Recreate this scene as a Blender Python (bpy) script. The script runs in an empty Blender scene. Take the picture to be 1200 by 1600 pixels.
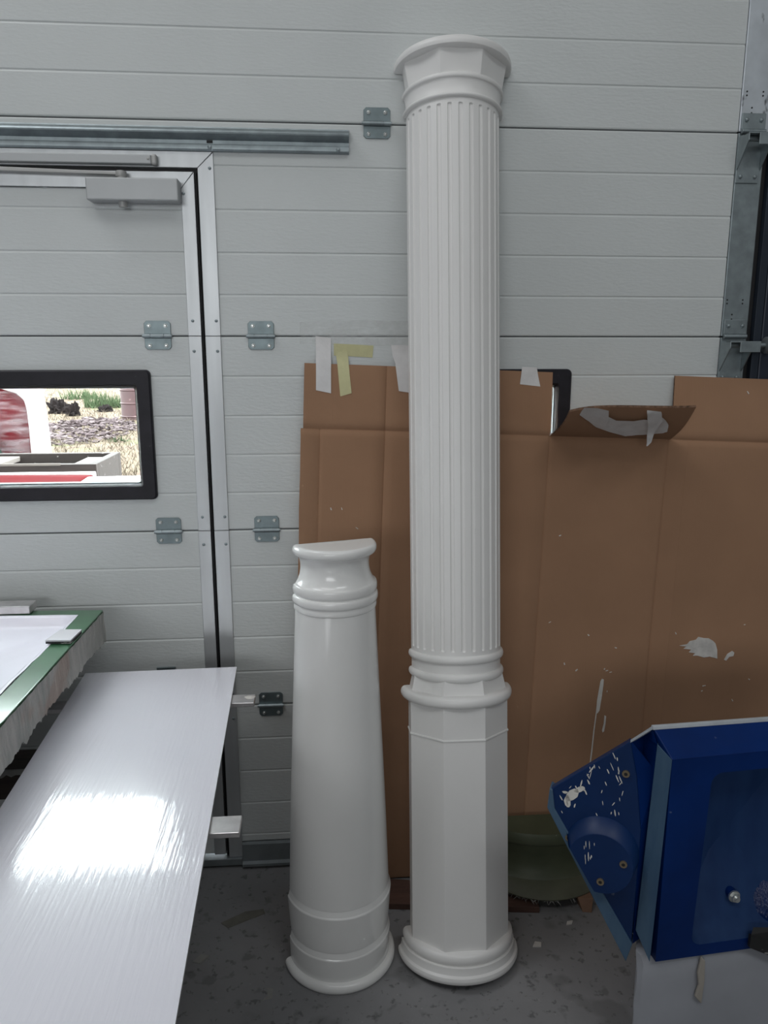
import bpy, bmesh, math, random
from mathutils import Vector, Matrix, noise

C = bpy.context.scene.collection
rnd = random.Random(7)
R = math.radians
PI = math.pi

# ------------------------------------------------------------------ camera
cam_d = bpy.data.cameras.new('camera')
cam = bpy.data.objects.new('camera', cam_d)
C.objects.link(cam)
cam_d.sensor_fit = 'VERTICAL'
cam_d.sensor_height = 36.0
cam_d.lens = 36.0 * 1200.0 / 1600.0
cam_d.clip_start = 0.02
cam_d.clip_end = 200
_f = Vector((0.07871455, 0.9757074, -0.20444823)).normalized()
_r = Vector((0.996758316, -0.0804538404, -0.000195775)).normalized()
_u = _r.cross(_f).normalized()
cam.matrix_world = Matrix(((_r.x, _u.x, -_f.x, 0.0), (_r.y, _u.y, -_f.y, -2.0044), (_r.z, _u.z, -_f.z, 1.462), (0, 0, 0, 1)))
bpy.context.scene.camera = cam

# ------------------------------------------------------------------ sky, lamps, exposure
sc = bpy.context.scene
sc.view_settings.view_transform = 'Standard'
sc.view_settings.look = 'None'
sc.view_settings.exposure = 0.0
sc.view_settings.gamma = 1.0
sc.view_settings.use_curve_mapping = False
world = bpy.data.worlds.new('overcast_sky')
sc.world = world
world.use_nodes = True
bg = world.node_tree.nodes['Background']
bg.inputs['Color'].default_value = (0.93, 0.96, 1.0, 1)
bg.inputs['Strength'].default_value = 15.0


def area_lamp(name, loc, size, power, color=(1, 1, 1), aim=None):
    d = bpy.data.lights.new(name, 'AREA')
    d.shape = 'RECTANGLE'
    d.size, d.size_y = size
    d.energy = power
    d.color = color
    o = bpy.data.objects.new(name, d)
    C.objects.link(o)
    o.location = loc
    if aim is not None:
        o.rotation_euler = (Vector(aim) - Vector(loc)).to_track_quat('-Z', 'Y').to_euler()
    return o


area_lamp('rooflight_lamp', (-2.2, -0.85, 4.6), (1.8, 1.0), 38, (0.95, 0.97, 1.0))
area_lamp('ceiling_lamp', (-1.6, -3.2, 5.7), (3.0, 1.2), 36, (1.0, 0.985, 0.97))
area_lamp('ceiling_lamp', (2.0, -4.4, 5.7), (3.0, 1.2), 66, (0.95, 0.98, 1.0))
area_lamp('daylight_window_lamp', (-1.3, -8.85, 2.55), (5.5, 1.7), 168, (0.96, 0.98, 1.0), aim=(-0.1, 0.0, 1.6))


# ------------------------------------------------------------------ materials
def mat(name, color, rough=0.5, metal=0.0, var=0.0, vscale=8.0, stretch=(1, 1, 1), bump=0.0, bscale=60.0, bstretch=(1, 1, 1),
        coat=0.0, coat_rough=0.03, spec=0.5, rvar=0.0, color2=None, spots=None, detail=4.0, bdist=0.01, transmission=0.0, alpha=1.0, ior=1.5):
    m = bpy.data.materials.new(name)
    m.use_nodes = True
    nt = m.node_tree
    N, L = nt.nodes, nt.links
    b = N['Principled BSDF']
    b.inputs['Roughness'].default_value = rough
    b.inputs['Metallic'].default_value = metal
    b.inputs['Specular IOR Level'].default_value = spec
    b.inputs['IOR'].default_value = ior
    b.inputs['Coat Weight'].default_value = coat
    b.inputs['Coat Roughness'].default_value = coat_rough
    b.inputs['Transmission Weight'].default_value = transmission
    b.inputs['Alpha'].default_value = alpha
    tc = N.new('ShaderNodeTexCoord')

    def ntex(scale, st, det=4.0, rough_=0.55):
        mp = N.new('ShaderNodeMapping')
        mp.inputs['Scale'].default_value = st
        L.new(tc.outputs['Object'], mp.inputs['Vector'])
        t = N.new('ShaderNodeTexNoise')
        t.inputs['Scale'].default_value = scale
        t.inputs['Detail'].default_value = det
        t.inputs['Roughness'].default_value = rough_
        L.new(mp.outputs['Vector'], t.inputs['Vector'])
        return t

    c1 = tuple(color) + (1,)
    if var or color2:
        t = ntex(vscale, stretch, detail)
        rp = N.new('ShaderNodeValToRGB')
        rp.color_ramp.elements[0].position = 0.32
        rp.color_ramp.elements[1].position = 0.68
        if color2:
            rp.color_ramp.elements[0].color = c1
            rp.color_ramp.elements[1].color = tuple(color2) + (1,)
        else:
            rp.color_ramp.elements[0].color = tuple(x * (1 - var) for x in color) + (1,)
            rp.color_ramp.elements[1].color = tuple(min(1, x * (1 + var)) for x in color) + (1,)
        L.new(t.outputs['Fac'], rp.inputs['Fac'])
        last = rp.outputs['Color']
        for sp in (spots or []):
            s_scale, s_thr, s_col, s_fac = sp[:4]
            st = sp[4] if len(sp) > 4 else (1, 1, 1)
            t2 = ntex(s_scale, st, 3.0)
            r2 = N.new('ShaderNodeValToRGB')
            r2.color_ramp.elements[0].position = s_thr
            r2.color_ramp.elements[1].position = min(1.0, s_thr + 0.06)
            r2.color_ramp.elements[0].color = (0, 0, 0, 1)
            r2.color_ramp.elements[1].color = (s_fac, s_fac, s_fac, 1)
            L.new(t2.outputs['Fac'], r2.inputs['Fac'])
            mx = N.new('ShaderNodeMix')
            mx.data_type = 'RGBA'
            L.new(r2.outputs['Color'], mx.inputs['Factor'])
            L.new(last, mx.inputs['A'])
            mx.inputs['B'].default_value = tuple(s_col) + (1,)
            last = mx.outputs['Result']
        L.new(last, b.inputs['Base Color'])
    else:
        b.inputs['Base Color'].default_value = c1
    if rvar:
        t = ntex(vscale * 1.7, stretch, 3.0)
        mr = N.new('ShaderNodeMapRange')
        mr.inputs['To Min'].default_value = max(0.02, rough - rvar)
        mr.inputs['To Max'].default_value = min(1, rough + rvar)
        L.new(t.outputs['Fac'], mr.inputs['Value'])
        L.new(mr.outputs['Result'], b.inputs['Roughness'])
    if bump:
        t = ntex(bscale, bstretch, 3.0)
        bp = N.new('ShaderNodeBump')
        bp.inputs['Strength'].default_value = bump
        bp.inputs['Distance'].default_value = bdist
        L.new(t.outputs['Fac'], bp.inputs['Height'])
        L.new(bp.outputs['Normal'], b.inputs['Normal'])
        if coat:
            L.new(bp.outputs['Normal'], b.inputs['Coat Normal'])
    return m


def glass_mat(name, tint=(0.96, 0.98, 0.97)):
    m = bpy.data.materials.new(name)
    m.use_nodes = True
    N, L = m.node_tree.nodes, m.node_tree.links
    N.clear()
    out = N.new('ShaderNodeOutputMaterial')
    tr = N.new('ShaderNodeBsdfTransparent')
    tr.inputs['Color'].default_value = tuple(tint) + (1,)
    gl = N.new('ShaderNodeBsdfGlossy')
    gl.inputs['Roughness'].default_value = 0.02
    fr = N.new('ShaderNodeFresnel')
    fr.inputs['IOR'].default_value = 1.45
    mx = N.new('ShaderNodeMixShader')
    ge = N.new('ShaderNodeNewGeometry')
    front = N.new('ShaderNodeMath')
    front.operation = 'SUBTRACT'
    front.inputs[0].default_value = 1.0
    L.new(ge.outputs['Backfacing'], front.inputs[1])
    mul = N.new('ShaderNodeMath')
    mul.operation = 'MULTIPLY'
    L.new(fr.outputs['Fac'], mul.inputs[0])
    L.new(front.outputs['Value'], mul.inputs[1])
    L.new(mul.outputs['Value'], mx.inputs['Fac'])
    L.new(tr.outputs['BSDF'], mx.inputs[1])
    L.new(gl.outputs['BSDF'], mx.inputs[2])
    L.new(mx.outputs['Shader'], out.inputs['Surface'])
    return m


def film_mat(name, color, fac, rough=0.25, spread=0.15, scale=25, stretch=(1, 1, 1)):
    """thin plastic film or tape: part see-through, part body colour"""
    m = bpy.data.materials.new(name)
    m.use_nodes = True
    N, L = m.node_tree.nodes, m.node_tree.links
    b = N['Principled BSDF']
    b.inputs['Base Color'].default_value = tuple(color) + (1,)
    b.inputs['Roughness'].default_value = rough
    tc = N.new('ShaderNodeTexCoord')
    t = N.new('ShaderNodeTexNoise')
    t.inputs['Scale'].default_value = scale
    mp = N.new('ShaderNodeMapping')
    mp.inputs['Scale'].default_value = stretch
    mp.inputs['Rotation'].default_value = (0, 0.6, 0)
    L.new(tc.outputs['Object'], mp.inputs['Vector'])
    L.new(mp.outputs['Vector'], t.inputs['Vector'])
    mr = N.new('ShaderNodeMapRange')
    mr.inputs['From Min'].default_value = 0.3
    mr.inputs['From Max'].default_value = 0.7
    mr.inputs['To Min'].default_value = max(0, fac - spread)
    mr.inputs['To Max'].default_value = min(1, fac + spread)
    L.new(t.outputs['Fac'], mr.inputs['Value'])
    L.new(mr.outputs['Result'], b.inputs['Alpha'])
    return m


M = {}
M['door_panel'] = mat('embossed_steel_panel', (0.60, 0.628, 0.622), 0.42, var=0.03, vscale=3, bump=0.30, bscale=120, bstretch=(0.45, 1, 1.5), bdist=0.0025)
M['groove'] = mat('panel_joint_dark', (0.11, 0.115, 0.12), 0.7, var=0.2)
M['alu'] = mat('anodised_aluminium', (0.53, 0.55, 0.56), 0.42, metal=0.65, var=0.05, vscale=5, stretch=(6, 6, 0.4), rvar=0.06)
M['seal'] = mat('black_rubber', (0.012, 0.012, 0.013), 0.6, var=0.3, vscale=20)
M['galv'] = mat('galvanised_steel', (0.30, 0.345, 0.36), 0.47, metal=0.85, var=0.14, vscale=30, rvar=0.08)
M['hinge'] = mat('zinc_plated_hinge', (0.20, 0.245, 0.255), 0.42, metal=0.8, var=0.12, vscale=30, rvar=0.08)
M['galv_bright'] = mat('bright_galvanised_steel', (0.62, 0.66, 0.70), 0.40, metal=0.8, var=0.1, vscale=14, rvar=0.08,
                       spots=[(30, 0.60, (0.05, 0.05, 0.06), 0.85, (1, 1, 0.5))])
M['galv_dark'] = mat('dull_galvanised_steel', (0.24, 0.265, 0.275), 0.6, metal=0.7, var=0.15, vscale=12, rvar=0.1)
M['closer'] = mat('silver_painted_metal', (0.42, 0.435, 0.44), 0.45, metal=0.25, var=0.03)
M['closer_arm'] = mat('grey_painted_metal', (0.42, 0.42, 0.41), 0.5, metal=0.3, var=0.05)
M['black_plastic'] = mat('black_plastic_frame', (0.010, 0.009, 0.014), 0.5, var=0.3, vscale=30, spec=0.4, spots=[(60, 0.74, (0.12, 0.11, 0.11), 0.4)])
M['glass'] = glass_mat('window_glass')
M['column'] = mat('white_satin_gelcoat', (0.79, 0.785, 0.77), 0.38, var=0.012, vscale=6, bump=0.02, bscale=30)
M['column_gloss'] = mat('white_gloss_gelcoat', (0.80, 0.80, 0.785), 0.22, var=0.012, vscale=6, coat=0.4, coat_rough=0.08, bump=0.015, bscale=20)
M['cardboard'] = mat('brown_cardboard', (0.335, 0.195, 0.118), 0.85, var=0.07, vscale=4, spec=0.2, bump=0.15, bscale=40, bstretch=(6, 1, 0.3), bdist=0.002)
M['cardboard_edge'] = mat('cardboard_cut_edge', (0.15, 0.09, 0.06), 0.95, var=0.5, vscale=120, spec=0.1)
M['paper_white'] = mat('torn_white_paper', (0.62, 0.60, 0.57), 0.8, var=0.15, vscale=40, spec=0.2)
M['white_paint'] = mat('white_paint_splash', (0.66, 0.64, 0.60), 0.5, var=0.1, vscale=30)
M['tape_white'] = mat('white_masking_tape', (0.68, 0.67, 0.665), 0.6, var=0.06, vscale=30, bump=0.3, bscale=90, bdist=0.002)
M['tape_yellow'] = mat('yellow_masking_tape', (0.55, 0.53, 0.30), 0.7, var=0.07, vscale=30, bump=0.2, bscale=150, bdist=0.002)
M['tape_clear'] = film_mat('clear_tape', (0.80, 0.81, 0.80), 0.15)
M['board'] = mat('white_gloss_board', (0.81, 0.81, 0.88), 0.22, var=0.015, vscale=3, coat=1.0, coat_rough=0.035, bump=0.13, bscale=38, bstretch=(4.0, 0.26, 1), bdist=0.004)
M['board_edge'] = mat('board_laminate_edge', (0.34, 0.35, 0.34), 0.6, var=0.1)
M['bar'] = mat('planed_aluminium_bar', (0.62, 0.60, 0.60), 0.32, metal=0.85, var=0.15, vscale=25, rvar=0.1)
M['timber'] = mat('dark_stained_timber', (0.05, 0.035, 0.03), 0.75, color2=(0.02, 0.015, 0.013), vscale=8, stretch=(0.5, 6, 6))
M['mould_green'] = mat('green_gelcoat', (0.045, 0.15, 0.07), 0.28, var=0.15, vscale=9, coat=0.5, coat_rough=0.12)
M['mould_white'] = mat('wet_white_gelcoat', (0.88, 0.87, 0.96), 0.3, var=0.01, coat=0.3)
M['fibre'] = mat('raw_glassfibre', (0.36, 0.37, 0.35), 0.75, color2=(0.53, 0.52, 0.49), vscale=14, stretch=(4, 4, 0.6), bump=0.6, bscale=60, bstretch=(3, 3, 0.5),
                 spots=[(5, 0.62, (0.42, 0.28, 0.22), 0.5)])
M['blue'] = mat('blue_gelcoat', (0.0006, 0.019, 0.115), 0.45, var=0.2, vscale=6, coat=0.05, coat_rough=0.3, spec=0.16, spots=[(34, 0.735, (0.25, 0.30, 0.40), 0.35)])
M['blue_splash'] = mat('splashed_blue_gelcoat', (0.003, 0.022, 0.092), 0.45, var=0.15, vscale=6, coat=0.1, coat_rough=0.3, spec=0.3, spots=[(30, 0.70, (0.45, 0.50, 0.56), 0.55, (1, 1, 0.5))])
M['blue_matte'] = mat('matte_raw_blue_resin', (0.0075, 0.030, 0.105), 0.65, color2=(0.012, 0.042, 0.13), vscale=12, stretch=(3, 3, 0.8), spec=0.25)
M['blue_pale'] = mat('worn_blue_edge', (0.045, 0.095, 0.17), 0.42, color2=(0.07, 0.13, 0.20), vscale=14, stretch=(2, 2, 0.5), spots=[(40, 0.72, (0.4, 0.42, 0.42), 0.5)])
M['blue_rim'] = mat('pale_grey_laminate', (0.42, 0.45, 0.48), 0.6, var=0.1, vscale=30)
M['blue_brush'] = mat('brushed_blue_resin', (0.001, 0.014, 0.085), 0.25, color2=(0.004, 0.025, 0.12), vscale=20, stretch=(5, 3, 0.6), bump=0.9, bscale=60, bstretch=(5, 3, 0.35), bdist=0.006, coat=0.7)
M['brass'] = mat('brass_screw', (0.45, 0.36, 0.24), 0.35, metal=0.9, var=0.1)
M['zinc'] = mat('zinc_bolt', (0.72, 0.74, 0.72), 0.28, metal=0.9, var=0.08)
M['black_scuffed'] = mat('scuffed_black_steel', (0.015, 0.015, 0.016), 0.5, var=0.2, spots=[(30, 0.60, (0.42, 0.41, 0.40), 0.8, (1, 0.5, 2.5))])
M['plaster'] = mat('grey_white_plaster', (0.375, 0.39, 0.43), 0.75, var=0.07, vscale=5, bump=0.15, bscale=12)
M['plaster_tan'] = mat('tan_filler', (0.38, 0.35, 0.31), 0.8, var=0.08)
M['olive'] = mat('green_glassfibre', (0.050, 0.060, 0.034), 0.5, color2=(0.075, 0.085, 0.050), vscale=10, spots=[(60, 0.72, (0.28, 0.29, 0.25), 0.5)])
M['olive_pale'] = mat('pale_green_glassfibre', (0.10, 0.105, 0.07), 0.55, var=0.15, vscale=12)
M['red_wood'] = mat('reddish_wood', (0.12, 0.062, 0.045), 0.75, color2=(0.075, 0.04, 0.03), vscale=9, stretch=(0.6, 5, 5))
M['wedge'] = mat('raw_wood_wedge', (0.24, 0.14, 0.09), 0.75, var=0.15, vscale=12)
M['floor'] = mat('workshop_concrete', (0.19, 0.19, 0.195), 0.7, color2=(0.26, 0.26, 0.265), vscale=2.6, detail=8, bump=0.25, bscale=28, bdist=0.006,
                 spots=[(48, 0.60, (0.07, 0.07, 0.073), 0.6), (16, 0.62, (0.10, 0.10, 0.102), 0.5), (70, 0.69, (0.40, 0.40, 0.39), 0.5), (6, 0.58, (0.12, 0.12, 0.122), 0.5)])
M['inner_wall'] = mat('painted_blockwork', (0.42, 0.43, 0.43), 0.8, var=0.05)
M['dark_wall'] = mat('dark_steel_post', (0.020, 0.028, 0.045), 0.45, var=0.2, vscale=5, metal=0.2)
M['track'] = mat('dark_track_steel', (0.02, 0.028, 0.042), 0.5, metal=0.3, var=0.2, vscale=6, stretch=(4, 4, 0.5))
M['ceiling'] = mat('corrugated_roof_lining', (0.45, 0.45, 0.44), 0.8, var=0.05)
M['chip'] = mat('dusty_card_scrap', (0.25, 0.25, 0.235), 0.85, var=0.1, vscale=30)
M['chip_dark'] = mat('dirty_card_scrap', (0.15, 0.145, 0.125), 0.9, var=0.15, vscale=30)
M['yard'] = mat('dry_grass_ground', (0.085, 0.058, 0.044), 0.95, color2=(0.115, 0.092, 0.064), vscale=1.6, detail=10, spec=0.1,
                spots=[(0.6, 0.58, (0.10, 0.13, 0.05), 0.7), (9, 0.62, (0.23, 0.20, 0.14), 0.7)])
M['straw'] = mat('dry_straw_grass', (0.092, 0.074, 0.056), 0.9, var=0.2, vscale=3, spec=0.1)
M['green_grass'] = mat('green_grass_blades', (0.042, 0.06, 0.03), 0.9, var=0.2, vscale=3, spec=0.1)
M['rubble'] = mat('pinkish_rubble', (0.12, 0.096, 0.098), 0.9, color2=(0.05, 0.035, 0.038), vscale=2.5, spec=0.1)
M['earth'] = mat('dark_earth', (0.009, 0.0065, 0.0065), 0.95, var=0.4, vscale=6, spec=0.1)
M['barrel'] = mat('maroon_drum_paint', (0.0387, 0.0136, 0.0155), 0.6, var=0.15, vscale=5, spots=[(9, 0.68, (0.22, 0.15, 0.14), 0.5)])
M['outdoor_white'] = mat('outdoor_white_gelcoat', (0.60, 0.56, 0.57), 0.5, var=0.05)
M['outdoor_red'] = mat('outdoor_red_gelcoat', (0.0719, 0.0022, 0.0041), 0.8, var=0.12, vscale=5, spec=0.03, spots=[(14, 0.76, (0.5, 0.4, 0.4), 0.8, (0.6, 1, 2))])
M['faded_red'] = mat('faded_red_gelcoat', (0.1250, 0.0137, 0.0187), 0.7, spec=0.05, var=0.1)
M['film'] = film_mat('plastic_wrap', (0.42, 0.36, 0.39), 0.26, 0.4, 0.26, 7, (1, 1, 5))
M['crate_wood'] = mat('crate_timber', (0.0291, 0.0194, 0.0174), 0.8, var=0.25, vscale=12, stretch=(0.5, 5, 5), spots=[(40, 0.66, (0.5, 0.47, 0.46), 0.8)])
M['crate_top'] = mat('pale_crate_timber', (0.1550, 0.1317, 0.1201), 0.8, var=0.12, vscale=12)
M['green_cloth'] = mat('green_tarpaulin', (0.0077, 0.0349, 0.0213), 0.6, var=0.2)


# ------------------------------------------------------------------ mesh helpers
class MB:
    def __init__(s):
        s.v, s.f, s.mi = [], [], []

    def add(s, verts, faces, mi=0):
        n = len(s.v)
        s.v += [tuple(p) for p in verts]
        s.f += [tuple(i + n for i in f) for f in faces]
        s.mi += [mi] * len(faces)
        return s

    def box(s, x0, x1, y0, y1, z0, z1, mi=0):
        v = [(x, y, z) for z in (z0, z1) for y in (y0, y1) for x in (x0, x1)]
        return s.add(v, [(0, 2, 3, 1), (4, 5, 7, 6), (0, 1, 5, 4), (2, 6, 7, 3), (0, 4, 6, 2), (1, 3, 7, 5)], mi)

    def hexa(s, p, mi=0):
        """8 points: bottom 4 in order, top 4 in order"""
        return s.add(p, [(3, 2, 1, 0), (4, 5, 6, 7), (0, 1, 5, 4), (1, 2, 6, 5), (2, 3, 7, 6), (3, 0, 4, 7)], mi)

    def prism(s, pts, off, mi=0, side_mi=None):
        """polygon pts (3D) extruded by the vector off"""
        n = len(pts)
        o = Vector(off)
        v = [Vector(p) for p in pts] + [Vector(p) + o for p in pts]
        s.add(v, [tuple(range(n)), tuple(range(2 * n - 1, n - 1, -1))], mi)
        k = len(s.v) - 2 * n
        sm = mi if side_mi is None else side_mi
        for i in range(n):
            j = (i + 1) % n
            s.f.append((k + i, k + n + i, k + n + j, k + j))
            s.mi.append(sm)
        return s

    def tube(s, p0, p1, r0, r1=None, n=12, caps=True, mi=0):
        r1 = r0 if r1 is None else r1
        p0, p1 = Vector(p0), Vector(p1)
        d = (p1 - p0).normalized()
        a = d.orthogonal().normalized()
        b = d.cross(a)
        v = []
        for p, r in ((p0, r0), (p1, r1)):
            for i in range(n):
                t = 2 * PI * i / n
                v.append(p + a * (r * math.cos(t)) + b * (r * math.sin(t)))
        f = [(i, (i + 1) % n, n + (i + 1) % n, n + i) for i in range(n)]
        if caps:
            f += [tuple(range(n - 1, -1, -1)), tuple(range(n, 2 * n))]
        return s.add(v, f, mi)

    def grid(s, rows, closed=False, mi=0, flip=False):
        """rows of equal length -> quads"""
        nr, nc = len(rows), len(rows[0])
        v = [p for r in rows for p in r]
        f = []
        for i in range(nr - 1):
            for j in range(nc - (0 if closed else 1)):
                k = (j + 1) % nc
                q = (i * nc + j, i * nc + k, (i + 1) * nc + k, (i + 1) * nc + j)
                f.append(q[::-1] if flip else q)
        return s.add(v, f, mi)


def link(o, parent=None):
    C.objects.link(o)
    if parent is not None:
        o.parent = parent
    return o


def root_loc(o):
    p = Vector((0, 0, 0))
    while o is not None:
        p = p + o.location
        o = o.parent
    return p


def build(name, mb, mats, parent=None, smooth=0.0, bevel=0.0, local=False, segs=2, fix=True):
    """one mesh object; world coordinates unless local (then coordinates of the parent)"""
    me = bpy.data.meshes.new(name)
    off = Vector((0, 0, 0)) if (local or parent is None) else root_loc(parent)
    me.from_pydata([tuple(Vector(p) - off) for p in mb.v], [], mb.f)
    ms = mats if isinstance(mats, (list, tuple)) else [mats]
    for m in ms:
        me.materials.append(M[m] if isinstance(m, str) else m)
    for p, i in zip(me.polygons, mb.mi):
        p.material_index = i
    bm = bmesh.new()
    bm.from_mesh(me)
    if fix:
        bmesh.ops.recalc_face_normals(bm, faces=bm.faces)
    if bevel:
        es = [e for e in bm.edges if len(e.link_faces) == 2 and e.calc_face_angle(0) > 0.5]
        bmesh.ops.bevel(bm, geom=es, offset=bevel, segments=segs, profile=0.5, affect='EDGES', clamp_overlap=True)
    bm.to_mesh(me)
    bm.free()
    if smooth:
        me.polygons.foreach_set('use_smooth', [True] * len(me.polygons))
        me.set_sharp_from_angle(angle=smooth)
    me.update()
    return link(bpy.data.objects.new(name, me), parent)


def tag(o, label=None, cat=None, group=None, kind=None):
    if label:
        o['label'] = label
    if cat:
        o['category'] = cat
    if group:
        o['group'] = group
    if kind:
        o['kind'] = kind
    return o


def thing(name, label, cat, loc=(0, 0, 0), group=None):
    o = bpy.data.objects.new(name, None)
    o.empty_display_size = 0.05
    o.location = loc
    C.objects.link(o)
    return tag(o, label, cat, group, 'thing')


def structure(name, loc=(0, 0, 0)):
    o = bpy.data.objects.new(name, None)
    o.empty_display_size = 0.05
    o.location = loc
    C.objects.link(o)
    return tag(o, kind='structure')


# ------------------------------------------------------------------ room shell
tag(build('floor', MB().box(-6, 3.0, -9, 0.12, -0.12, 0.0), 'floor'), kind='structure')
tag(build('ceiling', MB().box(-6.2, 3.2, -9.2, 0.25, 6.0, 6.1), 'ceiling'), kind='structure')
tag(build('wall_left', MB().box(-6.2, -6.0, -9, 0.25, 0, 6.0), 'inner_wall'), kind='structure')
tag(build('wall_right', MB().box(3.0, 3.2, -9, 0.25, 0, 6.0), 'inner_wall'), kind='structure')
tag(build('wall_front', MB().box(-6.2, 3.2, -9.2, -9.0, 0, 6.0), 'inner_wall'), kind='structure')
wb = MB().box(-6, 1.40, 0.0, 0.25, 2.5, 6.0).box(1.40, 3.0, 0.005, 0.25, 0, 6.0).box(1.163, 1.40, 0.062, 0.25, 0, 6.0).box(-6, -2.6, 0.0, 0.25, 0, 2.5)
tag(build('wall_back', wb, 'inner_wall'), kind='structure')

# workbenches added unseen behind the camera to shade the lower wall and floor
for i, (x0, x1, y0, lab) in enumerate(((-3.4, -0.75, -2.75, 'long grey workbench added unseen behind the camera for shade, towards the mould side'), (-0.70, 2.2, -2.70, 'long grey workbench added unseen behind the camera for shade, towards the blue moulding side'))):
    wk = thing('occluder', lab, 'occluder', ((x0 + x1) / 2, y0 - 0.4, 0.0), 'occluders')
    build('occluder_top', MB().box(x0, x1, y0 - 0.8, y0, 0.81, 0.86), 'inner_wall', wk, bevel=0.004)
    build('occluder_base', MB().box(x0 + 0.03, x1 - 0.03, y0 - 0.77, y0 - 0.04, 0.0, 0.81), 'inner_wall', wk)

# ------------------------------------------------------------------ sectional door (door_1) with wicket door (door_2)
door = structure('door_1', (0, 0, 0))
leaf = structure('door_2', (-0.8, 0, 0))


def section(name, parent, x0, x1, z0, z1, hole=None, top_gap=0.0010, bot_gap=0.0010):
    """one ribbed section: grooves every 100 mm, thin dark joints above and below"""
    za, zb_ = z0 + bot_gap, z1 - top_gap
    prof = [(za, 0.006), (za + 0.0012, 0.001), (za + 0.004, 0.0)]
    k = math.ceil((z0 + 0.02) * 10) / 10
    while k < z1 - 0.02:
        prof += [(k - 0.0045, 0.0), (k - 0.0028, 0.0007), (k - 0.0010, 0.0016), (k + 0.0004, 0.0017), (k + 0.0016, 0.0008), (k + 0.0028, 0.0)]
        k = round(k + 0.1, 3)
    prof += [(zb_ - 0.004, 0.0), (zb_ - 0.0012, 0.001), (zb_, 0.006)]
    if hole:
        hx0, hx1, hz0, hz1 = hole
        keep = [p for p in prof if abs(p[0] - hz0) > 0.001 and abs(p[0] - hz1) > 0.001]

        def yat(z):
            for a, b in zip(prof, prof[1:]):
                if a[0] <= z <= b[0]:
                    return a[1] + (b[1] - a[1]) * (z - a[0]) / max(1e-6, b[0] - a[0])
            return 0.0
        keep += [(hz0, yat(hz0)), (hz1, yat(hz1))]
        prof = sorted(keep)
        xs = [x0, hx0, hx1, x1]
    else:
        xs = [x0, x1]
    mb = MB()
    nz = len(prof)
    v = [(x, y, z) for (z, y) in prof for x in xs]
    nb = len(v)
    v += [(x, 0.04, z) for (z, y) in prof for x in xs]
    nx = len(xs)
    f = []
    for i in range(nz - 1):
        for j in range(nx - 1):
            if hole and xs[j] == hx0 and prof[i][0] >= hz0 - 1e-6 and prof[i + 1][0] <= hz1 + 1e-6:
                continue
            a = (i * nx + j, i * nx + j + 1, (i + 1) * nx + j + 1, (i + 1) * nx + j)
            f.append(a)
            f.append(tuple(nb + q for q in a[::-1]))
    for i in range(nz - 1):
        for j in (0, nx - 1):
            f.append((i * nx + j, nb + i * nx + j, nb + (i + 1) * nx + j, (i + 1) * nx + j))
    for j in range(nx - 1):
        for i in (0, nz - 1):
            f.append((i * nx + j, nb + i * nx + j, nb + i * nx + j + 1, i * nx + j + 1))
    mb.add(v, f)
    return build(name, mb, 'door_panel', parent)


XR = 1.053           # right end of the panels
XF = -0.249          # outer edge of the wicket frame
LX0, LX1 = -1.20, -0.329   # leaf panels
FL = -1.283          # left outer edge of the wicket frame
W1 = (-1.075, -0.455, 1.115, 1.388)
W2 = (-0.008, 0.628, 1.115, 1.388)
for z0 in (0.0, 0.5, 1.0, 1.5):
    a = 0.075 if z0 == 0 else z0
    section('panel', door, XF, XR, a, z0 + 0.5, hole=W2 if z0 == 1.0 else None)
    section('panel', door, -2.55, FL, a, z0 + 0.5)
section('panel', door, -2.55, XR, 2.0, 2.5)
section('panel', door, FL, XF, 1.93, 2.0)
for z0, z1 in ((0.04, 0.5), (0.5, 1.0), (1.0, 1.5), (1.5, 1.846)):
    section('panel', leaf, LX0, LX1, z0, z1, hole=W1 if z0 == 1.0 else None)
# dark core seen in the joints
core = MB()
for z in (0.5, 1.0, 1.5, 2.0):
    core.box(XF if z < 1.9 else -2.5, XR - 0.002, 0.0045, 0.038, z - 0.0009, z + 0.0009)
build('joint_seal', core, 'groove', door)
core = MB()
for z in (0.5, 1.0, 1.5):
    core.box(LX0, LX1, 0.0045, 0.038, z - 0.0009, z + 0.0009)
build('joint_seal', core, 'groove', leaf)
# bottom rail and rubber
br = MB().prism([(XF, 0.0, 0.075), (XF, -0.012, 0.073), (XF, -0.012, 0.020), (XF, -0.022, 0.016), (XF, -0.022, 0.008), (XF, 0.04, 0.008), (XF, 0.04, 0.075)], (XR - XF, 0, 0))
build('bottom_rail', br, 'galv_dark', door)
build('bottom_seal', MB().box(-2.5, XR, 0.0, 0.035, 0.0, 0.008), 'seal', door)
build('threshold', MB().box(FL, XF, -0.012, 0.04, 0.008, 0.030), 'galv_dark', door, bevel=0.002)

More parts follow.
